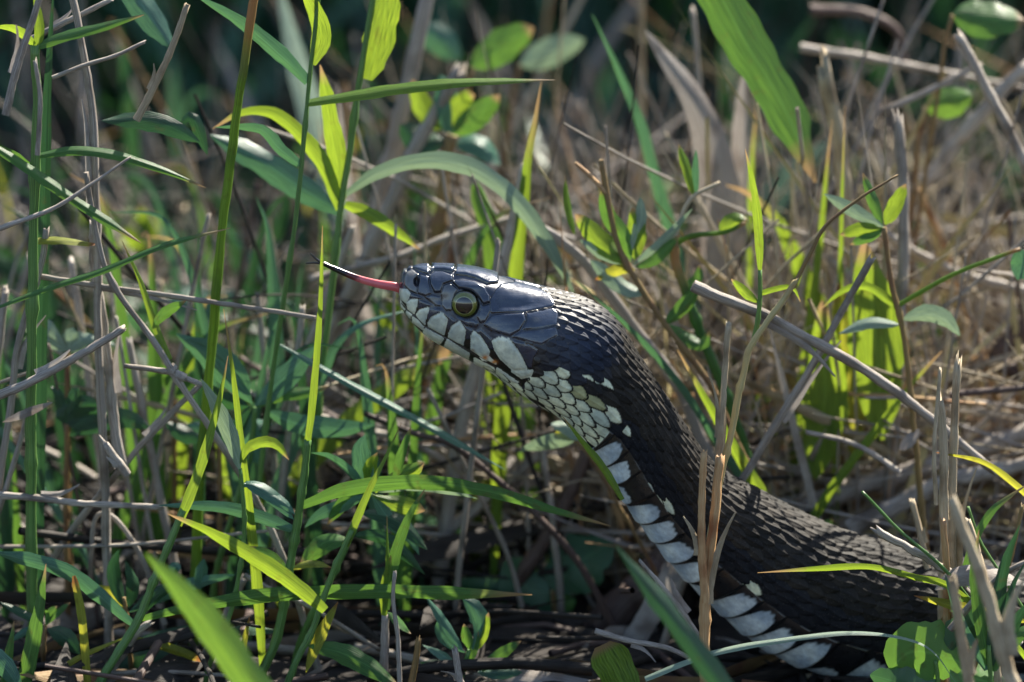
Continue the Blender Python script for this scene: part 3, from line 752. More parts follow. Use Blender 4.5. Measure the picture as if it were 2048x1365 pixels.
# --- eyes
def eye_mat():
    m, t, out = base_mat('snake_eye')
    tc = N(t, 'ShaderNodeTexCoord').outputs['Object']
    sx = N(t, 'ShaderNodeSeparateXYZ'); t.links.new(tc, sx.inputs[0])
    rr = math_n(t, 'SQRT', math_n(t, 'ADD', math_n(t, 'POWER', math_n(t, 'ADD', sx.outputs[0], 0.00008), 2.0), math_n(t, 'POWER', sx.outputs[2], 2.0)))
    rr = math_n(t, 'DIVIDE', rr, 28.5 * S)
    nz = N(t, 'ShaderNodeTexNoise'); nz.inputs['Scale'].default_value = 1400; nz.inputs['Detail'].default_value = 4; t.links.new(tc, nz.inputs['Vector'])
    iris = mixc(t, nz.outputs[0], (0.05, 0.075, 0.004), (0.19, 0.20, 0.015))
    ringc = mixc(t, ramp(t, rr, [(.0, (0, 0, 0)), (.585, (0, 0, 0)), (.605, (1, 1, 1)), (.625, (1, 1, 1)), (.66, (0, 0, 0))]), iris, (0.30, 0.32, 0.15))
    pc = mixc(t, ramp(t, rr, [(.58, (1, 1, 1)), (.605, (0, 0, 0))]), ringc, (0.003, 0.003, 0.003))
    pc = mixc(t, ramp(t, rr, [(.84, (0, 0, 0)), (.93, (1, 1, 1))]), pc, (0.008, 0.010, 0.006))
    bs = N(t, 'ShaderNodeBsdfPrincipled'); t.links.new(pc, bs.inputs['Base Color'])
    bs.inputs['Roughness'].default_value = 0.25
    bs.inputs['Coat Weight'].default_value = 1.0; bs.inputs['Coat Roughness'].default_value = 0.015; bs.inputs['Coat IOR'].default_value = 1.7
    t.links.new(bs.outputs[0], out.inputs[0])
    return m

near = hi[(np.linalg.norm(Q[hi] - EYE, axis=1) < 3) & (t1[hi] < math.pi)]
base_eye = B[near].mean(0)
R_ = 28.5 * S
phi = np.linspace(0, math.pi, 33); lam = np.linspace(0, math.tau, 64, endpoint=False)
PH, LA = np.meshgrid(phi, lam, indexing='ij')
ev = np.stack([R_ * np.sin(PH) * np.cos(LA), -0.72 * R_ * np.cos(PH), R_ * np.sin(PH) * np.sin(LA)], -1).reshape(-1, 3)
ei = np.arange(33 * 64).reshape(33, 64); en = np.roll(ei, -1, 1)
ef = np.stack([ei[:-1], ei[1:], en[1:], en[:-1]], -1).reshape(-1, 4)
em = eye_mat()
for sgn in (1, -1):
    emesh = mesh_of('eye', ev * np.array([1, sgn, 1]), ef if sgn > 0 else ef[:, ::-1], None, em)
    eo = obj('eye', emesh, snake)
    eo.location = (base_eye[0], sgn * (base_eye[1] + 10.5 * S), base_eye[2])
    eo.rotation_euler = (0, 0, sgn * -0.10)
    eo['label'] = 'round glossy eye with black pupil and olive iris'

# --- tongue
def tongue_mat():
    m, t, out = base_mat('tongue')
    uv = N(t, 'ShaderNodeUVMap').outputs[0]; sx = N(t, 'ShaderNodeSeparateXYZ'); t.links.new(uv, sx.inputs[0])
    nz = N(t, 'ShaderNodeTexNoise'); nz.inputs['Scale'].default_value = 600; t.links.new(N(t, 'ShaderNodeTexCoord').outputs['Object'], nz.inputs['Vector'])
    f = math_n(t, 'MULTIPLY_ADD', nz.outputs[0], 0.16, math_n(t, 'SUBTRACT', sx.outputs[1], 0.08))
    col = ramp(t, f, [(0.0, (0.62, 0.12, 0.12)), (0.42, (0.70, 0.16, 0.17)), (0.50, (0.16, 0.03, 0.035)), (0.58, (0.012, 0.010, 0.012)), (1.0, (0.010, 0.010, 0.012))])
    bs = N(t, 'ShaderNodeBsdfPrincipled'); t.links.new(col, bs.inputs['Base Color']); bs.inputs['Roughness'].default_value = 0.22
    bs.inputs['Subsurface Weight'].default_value = 0.2; bs.inputs['Subsurface Radius'].default_value = (.001, .0003, .0003); bs.inputs['Subsurface Scale'].default_value = 0.4
    t.links.new(bs.outputs[0], out.inputs[0])
    return m
hp = Heap()
C = crom([PV(812, 582, 0), PV(790, 574, -.0005), PV(755, 568, -.001), PV(715, 557, -.001), PV(680, 543, -.001), PV(648, 528, -.001)], 40)
tt = np.linspace(0, 1, 40)
V, F, U, tp = tube(C, S * np.interp(tt, [0, .3, .6, 1], [9.0, 8.0, 6.2, 4.2]), 14, 0, 1, 0.7); V[:-1] = V[:-1]; U[:, 1] *= 0.8
hp.add(V, F, U)
for dz, dy, ex in ((0, -.0008, (620, 507)), (9, .0010, (612, 527))):
    C = crom([PV(668, 536, -.001), PV(648, 528 + dz * .2, -.001 + dy * .5), PV(634, 520 + dz * .7, -.001 + dy), PV(*ex, -.001 + dy * 2)], 16)
    V, F, U, tp = tube(C, S * np.linspace(4.4, 1.2, 16), 8, 0, 2); U[:, 1] = .8 + U[:, 1] * .2
    hp.add(V, F, U)
to = hp.build('tongue', [tongue_mat()]); to.parent = snake
to['label'] = 'pink tongue with a dark forked tip'

# ------------------------------------------------------------------ plants and stalks one can tell apart
# points run from the base to the tip in photo pixels on the plane at depth y (centimetres behind the snake)
_seed = [100]
def nseed():
    _seed[0] += 1
    return _seed[0]

def path(pts, y, root, tipdy=0.0):
    n = len(pts)
    P = [PV(p[0], p[1], (p[2] if len(p) > 2 else y + tipdy * i / max(1, n - 1)) / 100.0) for i, p in enumerate(pts)]
    if root:
        b = P[0]; d = nrm(P[0] - P[1])
        hgt_ = b[2] + 0.004
        if hgt_ > 0.003:
            k = hgt_ / max(0.9, -d[2])
            g = np.array([b[0] + d[0] * k * .8, b[1] + .004, -0.006])
            m_ = b * .5 + g * .5 + np.array([d[0] * k * .12, 0, 0])
            P = [g, m_] + P
    return np.array(P)

def scale_at(C): return ((C - CAM) @ FWD).mean() / D

PROF = {'blade': lambda n: wprof(n, .55, .30), 'thin': lambda n: wprof(n, .8, .2), 'lens': lambda n: lens(n), 'oval': lambda n: lens(n, .55),
        'drop': lambda n: np.interp(np.linspace(0, 1, n), [0, .15, .55, .85, 1], [.12, .3, 1, .75, .04]),
        'torn': lambda n: np.interp(np.linspace(0, 1, n), [0, .2, .8, .97, 1], [.7, .95, 1, .8, .4]),
        'even': lambda n: np.interp(np.linspace(0, 1, n), [0, .12, .35, .8, 1], [.30, .7, 1, .85, .06])}

def leaf(name, pts, w, mat, y, parent=None, prof='blade', root=False, roll=None, fold=.28, twist=None, lobes=0, tipdy=0.0, wave=.06):
    sd_ = nseed(); r = np.random.default_rng(sd_)
    P = path(pts, y, root, tipdy)
    n = max(10, int(sum(np.linalg.norm(np.diff(P, axis=0), axis=1)) / (14 * S)))
    n = min(n, 60)
    if lobes: n = 44
    C = crom(P, n)
    roll = r.uniform(-.6, .6) if roll is None else roll
    twist = r.uniform(-.7, .7) if twist is None else twist
    W = PROF[prof](n) * w * .5 * S * scale_at(C) / max(.55, math.cos(roll))
    V, F, U = ribbon(C, np.maximum(W, .6 * S), roll, fold, twist, 9 if w > 40 else 7, wave, sd_, lobes)
    return obj(name, mesh_of(name, V, F, U, M[mat]), parent)

def stem(name, pts, w, mat, y, parent=None, root=True, jag=0.0, taper=.75, nodes=(), tipdy=0.0, kink=.25):
    sd_ = nseed(); r = np.random.default_rng(sd_)
    P = path(pts, y, root, tipdy)
    n = min(70, max(10, int(sum(np.linalg.norm(np.diff(P, axis=0), axis=1)) / (12 * S))))
    C = crom(P, n)
    t = np.linspace(0, 1, n)
    wob = np.cumsum(r.normal(0, 1, (n, 3)), 0); wob -= wob[0] * (1 - t[:, None]) + wob[-1] * t[:, None]
    C = C + wob * kink * S * w * .1
    R = w * .5 * S * scale_at(C) * np.interp(t, [0, 1], [1, taper]) * (1 + .05 * np.sin(t * 31 + sd_) + .04 * np.sin(t * 67))
    for q in nodes: R = R * (1 + .45 * np.exp(-((t - q) / .012) ** 2))
    V, F, U, tp = tube(C, R, 10 if w > 12 else 8, jag, sd_)
    return obj(name, mesh_of(name, V, F, U, M[mat], tp), parent)

def straw(label, pts, w, mat='S', y=0, root=False, jag=1.6, name='dry_straw', cat='straw', group=None, **kw):
    o = stem(name, pts, w, mat, y, None, root, jag, **kw)
    r_ = np.random.default_rng(nseed())
    if w >= 13 and y < 4 and mat in 'SNRY' and group is None:        # peeling leaf sheath
        C = crom([PV(p[0], p[1], (p[2] if len(p) > 2 else y) / 100) for p in pts], 20)
        a0 = int(r_.integers(4, 9)); C = C[a0:a0 + int(r_.integers(5, 9))].copy()
        sgn_ = r_.choice([-1, 1]); tt_ = np.linspace(0, 1, len(C))
        T_ = nrm(C[-1] - C[0]); out_ = nrm(np.cross(T_, FWD)) * sgn_
        C += out_[None] * ((.35 * w + r_.uniform(.2, 2.2) * w * tt_ ** 2.2) * S)[:, None] - FWD[None] * (.3 * w * S)
        V, F, U = ribbon(C, np.interp(tt_, [0, .3, 1], [.5, .45, .08]) * w * S, r_.uniform(-.5, .5), .6, r_.uniform(-1, 1), 5, .2, 3)
        obj('sheath', mesh_of('sheath', V, F, U, M['L' if mat == 'S' else 'N']), o)
    return tag(o, label, cat, group)

def blade(label, pts, w, mat='G', y=0, root=True, name='grass_leaf', cat='grass', group=None, **kw):
    return tag(leaf(name, pts, w, mat, y, None, root=root, **kw), label, cat, group)

def plant(label, name, cat, y, stems=(), leaves=(), group=None, root=True):
    """stems: (points, width, material); leaves: (points, width, material, profile[, extra])"""
    p0 = stems[0][0][0] if stems else leaves[0][0][0]
    b = PV(p0[0], p0[1], y / 100)
    e = bpy.data.objects.new(name, None); COL.objects.link(e); e.empty_display_size = .005
    e.location = (b[0], b[1], 0.0)
    tag(e, label, cat, group)
    for i, s in enumerate(stems):
        o = stem('stem', s[0], s[1], s[2], y, e, root and i == 0, nodes=(.35, .6, .8) if i == 0 else ())
        o.location = (-e.location.x, -e.location.y, 0)
    for l in leaves:
        kw = l[4] if len(l) > 4 else {}
        o = leaf('leaf', l[0], l[1], l[2], kw.pop('y', y), e, l[3], **kw)
        o.location = (-e.location.x, -e.location.y, 0)
    return e

def sprig(label, pts, w, mat, y, **kw):
    p = pts[0]; dx = p[0] - pts[1][0]
    return plant(label, 'leafy_herb', 'herb', y, [([(p[0] + dx * .5, p[1] + 140), (p[0] + dx * .3, p[1] + 60), p], 12, 'W')], [(pts, w, mat, kw.get('prof', 'oval'), dict(roll=.1))])

# ---- low growth before and beside the snake's throat
plant('tall slender grass plant whose long arching leaf reaches toward the pale throat', 'grass_plant', 'grass', -.6,
      [([(505, 1372), (540, 1312), (560, 1250), (578, 1135), (592, 1050), (606, 960), (616, 880)], 17, 'V')],
      [([(612, 905), (626, 790), (640, 610), (645, 452)], 15, 'F', 'thin', dict(roll=.3, twist=.1)), ([(590, 1062), (520, 1035), (440, 1015), (318, 1011)], 26, 'T', 'blade', dict(roll=.4)),
       ([(604, 1012), (700, 978), (840, 966), (980, 984), (1110, 1022), (1222, 1053)], 30, 'G', 'blade', dict(roll=-.5, twist=.1, fold=.15)), ([(582, 1140), (612, 1128), (640, 1128), (665, 1136)], 18, 'O', 'lens'),
       ([(576, 1145), (540, 1115), (500, 1093)], 22, 'G', 'lens')])
plant('leaning grass plant with a yellow green shoot and two long spreading leaves', 'grass_plant', 'grass', -1.0,
      [([(195, 1375), (240, 1300), (275, 1240), (310, 1155), (340, 1085), (368, 1020)], 20, 'V')],
      [([(355, 1050), (400, 930), (435, 810), (456, 712)], 22, 'F', 'thin', dict(roll=.5, twist=.2)), ([(268, 1252), (200, 1195), (120, 1140), (-20, 1103)], 32, 'T', 'even', dict(roll=.5, twist=0.)),
       ([(276, 1240), (400, 1212), (560, 1190), (760, 1184), (920, 1188), (1064, 1190)], 30, 'G', 'even', dict(roll=-.55, twist=.1, fold=.15)), ([(285, 1228), (320, 1190), (372, 1160)], 22, 'D', 'lens')])
blade('upright yellow green leaf tip standing above the leaning grass plant', [(486, 930), (474, 820), (462, 720), (447, 618)], 21, 'F', -.7, roll=.2, twist=.2)
plant('grass plant with a broad grey green leaf and a curled bright leaflet', 'grass_plant', 'grass', -.8,
      [([(430, 1300), (462, 1220), (482, 1120), (488, 1040), (484, 980), (480, 938)], 12, 'V')],
      [([(480, 942), (462, 880), (440, 830), (402, 758)], 34, 'P', 'lens', dict(roll=.2)), ([(480, 928), (495, 898), (530, 884), (556, 892), (578, 920)], 22, 'F', 'lens', dict(roll=-.3)),
       ([(486, 966), (530, 985), (570, 1010), (590, 1030)], 24, 'T', 'lens', dict(roll=.5)), ([(480, 975), (500, 968), (540, 990), (588, 1040)], 26, 'T', 'lens')])
plant('slim grass shoot with a yellowing leaf and one drooping broad leaf', 'grass_plant', 'grass', -1.2,
      [([(570, 1385), (600, 1310), (622, 1270), (648, 1195), (672, 1130), (705, 1060)], 14, 'V')],
      [([(690, 1092), (735, 985), (770, 915), (803, 846)], 17, 'F', 'thin', dict(roll=.4)), ([(616, 1292), (680, 1305), (740, 1335), (800, 1375)], 42, 'G', 'lens', dict(roll=-.2)),
       ([(612, 1345), (630, 1290), (652, 1245), (676, 1204)], 26, 'O', 'lens', dict(roll=.4))])
blade('bright yellow green leaf slanting across the slender plant stems', [(650, 1222), (600, 1180), (530, 1130), (420, 1066), (335, 1028)], 34, 'F', -2.6, root=False, roll=.35, twist=.2)
blade('wide blurred grass leaf rising close to the lens with reddened edge', [(560, 1440), (500, 1365), (430, 1265), (360, 1180), (292, 1108)], 72, 'E', -9.5, roll=.1, twist=.1, prof='even')
blade('pointed upright green leaf beside the withered brown strip', [(40, 1400), (62, 1290), (78, 1210), (92, 1128)], 34, 'G', -1.4, roll=.3)
blade('short green leaf leaning on the pointed upright leaf', [(5, 1390), (15, 1320), (28, 1242)], 22, 'G', -1.1, roll=.2)
blade('dark bluish leaf corner low on the ground beside the short leaf', [(-30, 1300), (5, 1330), (45, 1385)], 44, 'T', -2.0, root=False, roll=.1)
blade('withered brown and yellow leaf strip standing on end', [(176, 1390), (170, 1300), (162, 1220), (148, 1152)], 17, 'O', -1.2, prof='torn', roll=.2)
blade('thin yellow leaf lying slanted under the spreading grass leaf', [(80, 1372), (150, 1320), (210, 1292), (262, 1270)], 12, 'O', -.9, root=False)
plant('small leafy rosette with narrow pointed leaves beside the grass base', 'leafy_herb', 'herb', -.2,
      [([(905, 1400), (925, 1350), (938, 1300)], 12, 'V')],
      [([(925, 1300), (900, 1265), (875, 1225), (852, 1194)], 22, 'T', 'lens'), ([(930, 1305), (900, 1290), (880, 1265), (874, 1244)], 26, 'T', 'drop'), ([(945, 1300), (962, 1250), (948, 1215), (925, 1198)], 36, 'T', 'drop'),
       ([(955, 1300), (968, 1260), (977, 1225)], 20, 'F', 'lens'), ([(940, 1300), (932, 1275), (928, 1248)], 22, 'G', 'lens'), ([(965, 1330), (1000, 1310), (1042, 1282)], 24, 'G', 'lens'),
       ([(920, 1340), (885, 1310), (845, 1290)], 22, 'T', 'lens'), ([(955, 1345), (1000, 1345), (1045, 1345)], 26, 'T', 'lens'), ([(935, 1335), (950, 1290), (956, 1262)], 18, 'G', 'lens'), ([(930, 1345), (880, 1330), (840, 1325)], 22, 'D', 'lens'),
       ([(965, 1345), (985, 1318), (998, 1332)], 14, 'D', 'lens')])
plant('bushy herb with upright folded leaves behind the tall slender plant', 'leafy_herb', 'herb', .3,
      [([(640, 1200), (690, 1100), (725, 1020), (740, 985)], 14, 'V')],
      [([(738, 985), (742, 945), (755, 905)], 36, 'F', 'drop'), ([(750, 985), (800, 950), (830, 935), (848, 926)], 40, 'F', 'drop', dict(fold=.6)), ([(745, 990), (790, 1005), (850, 1022)], 36, 'F', 'drop'),
       ([(745, 992), (780, 1040), (820, 1075), (838, 1110)], 30, 'T', 'lens'), ([(735, 990), (690, 1010), (640, 1030), (610, 1055)], 26, 'T', 'lens'), ([(735, 985), (700, 945), (660, 915), (622, 906)], 20, 'T', 'lens'),
       ([(720, 1025), (790, 1040), (855, 1100)], 34, 'D', 'lens'), ([(755, 985), (830, 975), (900, 985), (955, 998)], 20, 'P', 'lens'), ([(700, 1080), (650, 1085), (600, 1130)], 34, 'G', 'lens'),
       ([(790, 985), (800, 920), (822, 854)], 20, 'G', 'lens'), ([(700, 1070), (770, 1080), (850, 1150)], 30, 'D', 'lens'), ([(735, 985), (705, 990), (655, 1050)], 28, 'G', 'lens'), ([(738, 980), (720, 905), (730, 870)], 44, 'T', 'lens')])
plant('forked pale green sprout rising from a frayed stub', 'grass_plant', 'grass', -.7,
      [([(765, 1390), (768, 1310), (770, 1230)], 20, 'L')],
      [([(770, 1240), (776, 1140), (774, 1030)], 13, 'F', 'thin'), ([(772, 1220), (785, 1130), (815, 1040), (850, 978)], 24, 'G', 'blade', dict(roll=.2)), ([(775, 1225), (800, 1245), (822, 1268)], 20, 'G', 'lens'), ([(768, 1245), (768, 1180), (782, 1110)], 20, 'F', 'lens')])
straw('thin upright grey stalk against the pale green sprout', [(800, 1385), (795, 1280), (786, 1200), (790, 1142)], 10, 'S', -1.2, True)
straw('short splintered brown stub beside the rosette', [(818, 1385), (830, 1330), (837, 1276)], 16, 'W', -1.0, True)
straw('stubby grey stick tip next to the splintered stub', [(925, 1390), (915, 1340), (908, 1298)], 16, 'S', -1.8, True)
plant('low dark herb with a brown tipped curled leaf', 'leafy_herb', 'herb', .4,
      [([(255, 1260), (252, 1225), (248, 1195)], 10, 'W')],
      [([(250, 1215), (232, 1165), (228, 1130), (238, 1100)], 28, 'D', 'lens'), ([(258, 1218), (268, 1170), (250, 1120)], 30, 'D', 'lens'), ([(248, 1220), (225, 1185), (190, 1172)], 16, 'O', 'lens'), ([(262, 1222), (300, 1190), (345, 1160)], 22, 'D', 'lens'),
       ([(258, 1225), (330, 1190), (400, 1165), (470, 1150)], 26, 'T', 'lens'), ([(345, 1160), (350, 1135), (362, 1138)], 24, 'T', 'drop'), ([(400, 1180), (405, 1140), (408, 1118)], 26, 'T', 'lens')])
plant('tiny rosette of dark pointed leaves beside the upright green leaf', 'leafy_herb', 'herb', .2,
      [([(88, 1300), (90, 1270), (92, 1250)], 10, 'W')],
      [([(92, 1250), (110, 1230), (140, 1205)], 14, 'G', 'lens'), ([(92, 1252), (100, 1225), (115, 1212)], 14, 'G', 'lens'), ([(90, 1255), (60, 1235), (0, 1205)], 18, 'D', 'lens'), ([(95, 1258), (130, 1275), (160, 1310)], 36, 'D', 'lens'),
       ([(92, 1250), (94, 1232), (88, 1216)], 12, 'G', 'lens'), ([(88, 1258), (55, 1262), (20, 1285)], 16, 'T', 'lens')])
blade('long dull oval leaf resting on the soil under the leaning plant', [(225, 1352), (270, 1310), (320, 1285), (378, 1252)], 62, 'D', .8, root=False, prof='lens', roll=.2)
blade('mottled brown leaf curling over the dull oval leaf', [(262, 1282), (310, 1290), (360, 1305), (402, 1322)], 20, 'O', -.2, root=False, prof='torn')
blade('narrow dark leaf lying behind the slender stems near a pale stub', [(450, 1262), (500, 1258), (562, 1262)], 26, 'D', .3, root=False, prof='lens')
blade('small yellowing spike beside the slender plant base', [(480, 1330), (490, 1280), (500, 1232)], 14, 'O', -.6, prof='lens')
straw('grey stalk bent over a grass node near the soil', [(180, 1392), (230, 1330), (270, 1270), (300, 1245)], 22, 'S', -.5, True)
straw('long weathered stalk ending against the spreading bluish leaf', [(-30, 988), (80, 995), (200, 1008), (322, 1015)], 16, 'S', .4)
straw('thin double grey stalk below the long weathered stalk', [(-30, 1094), (150, 1092), (300, 1086), (440, 1072), (560, 1060)], 9, 'S', 1.2)
straw('bent dark grass stalk arched in the shade', [(330, 1250), (290, 1130), (250, 1060), (215, 1028), (190, 1040), (182, 1110), (180, 1200)], 11, 'S', 1.6)
straw('grey stick lying level across the soil shadow', [(190, 1350), (330, 1345), (460, 1352)], 12, 'S', -.6)
straw('frayed forked twig pointing at the slender plant', [(488, 1150), (545, 1180), (620, 1215), (760, 1300)], 12, 'S', .6)
straw('crooked pale twig under the bright slanting leaf', [(400, 1330), (440, 1260), (470, 1200), (490, 1155)], 16, 'S', .9)

# ---- between the head and the grasses, lower half
blade('long bluish grass leaf slanting down below the chin', [(560, 690), (700, 768), (850, 848), (1010, 940)], 17, 'T', 1.6, root=False, prof='even', roll=.3)
blade('bluish grass leaf arching behind the lower jaw', [(648, 745), (668, 695), (710, 655), (770, 632), (850, 615)], 29, 'T', 3.4, roll=.4, twist=.3)
blade('broad sunlit leaf slanting up behind the throat', [(690, 850), (760, 795), (840, 735), (905, 688)], 42, 'F', 5.0, roll=.2, twist=0., prof='torn')
plant('blue green herb with wide spreading pointed leaves', 'leafy_herb', 'herb', 2.4,
      [([(470, 1010), (500, 900), (510, 815)], 14, 'V')],
      [([(512, 812), (560, 765), (600, 725), (632, 692)], 46, 'T', 'lens'), ([(512, 815), (560, 790), (610, 785), (660, 772)], 28, 'G', 'lens'), ([(505, 808), (450, 750), (400, 700), (352, 668)], 44, 'T', 'lens'),
       ([(500, 790), (470, 740), (410, 690), (370, 680)], 36, 'T', 'lens'), ([(530, 822), (600, 850), (680, 858), (750, 850)], 44, 'T', 'lens'), ([(500, 815), (440, 800), (400, 760)], 36, 'D', 'lens'), ([(508, 815), (500, 870), (520, 930)], 50, 'T', 'drop'),
       ([(505, 812), (480, 860), (440, 880)], 40, 'D', 'lens')])
blade('dull dark leaf lying across the shade behind a leaning grey stalk', [(300, 856), (250, 838), (200, 845), (136, 872)], 44, 'D', 3.0, root=False, prof='lens', roll=.1)
blade('small dark leaf beside the dull dark leaf', [(405, 880), (370, 870), (330, 845)], 34, 'D', 3.0, root=False, prof='lens')
blade('dry tan leaf band sloping down behind the bushy herb', [(600, 830), (760, 860), (900, 890), (1080, 962)], 58, 'L', 6.0, root=False, prof='torn', roll=.2, fold=.1)
straw('blurred thick stalk standing between the bushy herb and the belly', [(985, 1170), (995, 1080), (1012, 985)], 60, 'L', 7.0, True, taper=.9)
straw('grey stem leaning across the thick blurred stalk', [(830, 1130), (900, 1060), (1000, 975), (1090, 900)], 24, 'S', 5.0, True)
straw('thin purple grey stalk slanting up to the pale belly', [(1060, 1130), (1110, 1050), (1150, 970), (1180, 900)], 34, 'B', 4.5, True)
straw('wiry pale stem crossing under the throat', [(1110, 1090), (1100, 1000), (1090, 940), (1085, 880)], 14, 'S', 4.0, True)
plant('low plant with scalloped dark leaves on the soil before the belly', 'leafy_herb', 'herb', 4.5,
      [([(1120, 1270), (1110, 1220), (1105, 1180)], 12, 'W')],
      [([(1105, 1180), (1130, 1150), (1180, 1110), (1228, 1085)], 105, 'K', 'oval', dict(lobes=4, fold=.12, roll=.05)), ([(1100, 1185), (1060, 1180), (1030, 1150), (1050, 1118)], 70, 'K', 'oval', dict(lobes=4, fold=.12)),
       ([(1105, 1190), (1080, 1220), (1055, 1255)], 70, 'K', 'oval', dict(lobes=3, fold=.1)), ([(1095, 1185), (1000, 1185), (905, 1165)], 46, 'K', 'oval', dict(lobes=4)), ([(1110, 1190), (1120, 1210), (1112, 1235)], 50, 'H', 'oval', dict(lobes=3))])
plant('pale oval leaved sprig beneath the white throat scales', 'leafy_herb', 'herb', 2.8,
      [([(1235, 1010), (1190, 930), (1150, 880)], 8, 'W')],
      [([(1150, 882), (1110, 885), (1070, 895), (1038, 905)], 36, 'P', 'oval'), ([(1160, 880), (1130, 855), (1100, 848)], 24, 'P', 'oval'), ([(1150, 880), (1130, 865), (1108, 872)], 20, 'O', 'oval')])
straw('broad brown stalk sloping up to the belly from the soil', [(1085, 1420), (1180, 1290), (1280, 1180), (1420, 1050)], 105, 'B', 3.8, False, taper=.8)
blade('pinkish dry leaf strip alongside the broad brown stalk', [(1190, 1400), (1260, 1290), (1320, 1190), (1350, 1120)], 46, 'L', 2.6, root=False, prof='torn')
blade('bright green torn leaf end poking up from the soil', [(1255, 1420), (1245, 1370), (1205, 1290)], 78, 'F', -1.5, prof='torn', roll=.1, fold=.1)
blade('narrow yellow green leaf crossing the edge of the belly plates', [(1245, 1000), (1205, 935), (1165, 885), (1124, 832)], 16, 'F', -1.4, root=False, roll=.2)
straw('grey twig curving from the bright torn leaf toward the orange stalk', [(1190, 1262), (1260, 1283), (1330, 1296), (1388, 1320)], 13, 'S', -1.6)
straw('pointed grey stick propped against the belly', [(1420, 1320), (1380, 1250), (1330, 1180), (1280, 1122)], 22, 'S', -1.2, True, taper=.35)
blade('dark blurred leaf sloping close to the lens before the belly', [(1480, 1420), (1400, 1310), (1310, 1190), (1232, 1092)], 46, 'D', -8.0, prof='even', roll=.1)
blade('tiny round green leaf behind the back of the snake', [(1640, 1070), (1658, 1052), (1668, 1040)], 26, 'G', 3.5, root=False, prof='oval')

plant('spiky green tuft hiding the rear of the body past the stubs', 'grass_tuft', 'grass', -2.6,
      [([(1985, 1400), (1980, 1330), (1978, 1290)], 12, 'V')],
      [([(1978, 1330), (1960, 1230), (1950, 1140), (1958, 1060)], 26, 'G', 'blade'), ([(1982, 1330), (1995, 1220), (2010, 1130), (2040, 1050)], 30, 'D', 'blade'), ([(1985, 1340), (2030, 1250), (2060, 1200)], 34, 'D', 'blade'),
       ([(1975, 1340), (1930, 1270), (1905, 1200), (1890, 1150)], 24, 'T', 'blade'), ([(1980, 1340), (2010, 1290), (2060, 1260), (2100, 1280)], 36, 'G', 'blade'), ([(1980, 1330), (2020, 1180), (2060, 1110)], 26, 'D', 'blade')])
straw('tan stalk slanting over the rear of the body', [(2000, 1400), (1985, 1250), (1962, 1130), (1935, 1040)], 16, 'N', -2.0, True)
straw('bent grey stalk crossing over the tan slanting stalk', [(1900, 1260), (1960, 1190), (2020, 1140), (2090, 1110)], 14, 'S', -2.3)
straw('dark thin stem leaning past the spiky green tuft', [(1950, 1330), (1985, 1230), (2020, 1120), (2045, 1010)], 10, 'W', -2.0, True)
blade('dead curled leaf lodged on the rear of the body', [(1870, 1180), (1920, 1150), (1990, 1150), (2060, 1170)], 50, 'L', -1.9, root=False, prof='lens', name='dead_leaf', cat='dead leaf')

# ---- stalks in front of the body
straw('orange dry stalk broken off beside its taller twin', [(1411, 1205), (1404, 1120), (1402, 1010), (1409, 905)], 17, 'R', -1.9, False)
straw('taller orange and straw coloured split stalk standing before the belly', [(1410, 1420), (1408, 1290), (1411, 1195), (1420, 1090), (1432, 985), (1440, 915)], 22, 'R', -1.7, True, nodes=(.35,))
straw('pale broken straw standing straight above the orange stalks', [(1430, 1010), (1438, 900), (1448, 760), (1457, 648)], 15, 'N', -1.2)
straw('jointed yellow straw with white node below the thin brown stalk', [(1420, 1080), (1440, 960), (1466, 850), (1490, 740), (1504, 690), (1560, 610), (1592, 560)], 17, 'Y', -1.0, nodes=(.32, .56))
straw('thin brown stalk bending over at the top of the yellow straw', [(1585, 575), (1620, 510), (1650, 455), (1715, 400), (1796, 350)], 9, 'W', -.6, taper=.5)
plant('fresh green shoot with a tall narrow leaf growing from the yellow straw', 'grass_plant', 'grass', -.5,
      [([(1506, 690), (1516, 640), (1520, 590), (1520, 540)], 11, 'V')],
      [([(1520, 560), (1516, 470), (1508, 390), (1490, 298)], 21, 'F', 'lens', dict(roll=.3)), ([(1520, 588), (1555, 578), (1585, 576), (1601, 604)], 12, 'F', 'thin'), ([(1518, 606), (1490, 585), (1462, 558)], 20, 'F', 'lens')], root=False)
straw('long grey straw sloping down from behind the neck toward the broken stubs', [(1385, 572), (1500, 618), (1640, 690), (1770, 770), (1870, 845), (1985, 940)], 22, 'S', 1.2)
straw('stiff grey straw crossing the long sloping straw', [(1470, 985), (1530, 885), (1610, 755), (1680, 630), (1742, 518)], 18, 'S', 1.8, True)
straw('short thin straw lying beyond the crossing straws', [(1800, 945), (1710, 890), (1610, 864)], 11, 'S', 2.5)
straw('thick splintered straw stub before the tail end', [(1890, 1300), (1888, 1180), (1890, 1080), (1888, 900), (1880, 800)], 22, 'N', -.9, True, jag=4.)
straw('tallest splintered straw stub among the broken stubs', [(1912, 1290), (1905, 1150), (1904, 1000), (1910, 850), (1916, 728)], 22, 'N', -.6, True, jag=4.)
straw('thin splinter standing against the thick straw stub', [(1872, 1010), (1868, 900), (1880, 742)], 10, 'N', -1.1, jag=3.)
straw('reddish lower straw stub leaning by the splintered stubs', [(1892, 1260), (1894, 1140), (1886, 1040)], 16, 'R', -1.5, True, jag=3.)
straw('small pinkish stub standing behind the splintered stubs', [(1850, 1120), (1838, 1060), (1822, 1000)], 16, 'N', .6, True)
straw('blurred beige stalk bending close to the lens over the stubs', [(2040, 1430), (1990, 1260), (1955, 1140), (1905, 1000)], 34, 'N', -7.5, True, taper=.5)
straw('second blurred beige stalk crossing under the first', [(1945, 1420), (1925, 1290), (1905, 1160)], 24, 'N', -6.5, True, taper=.7)
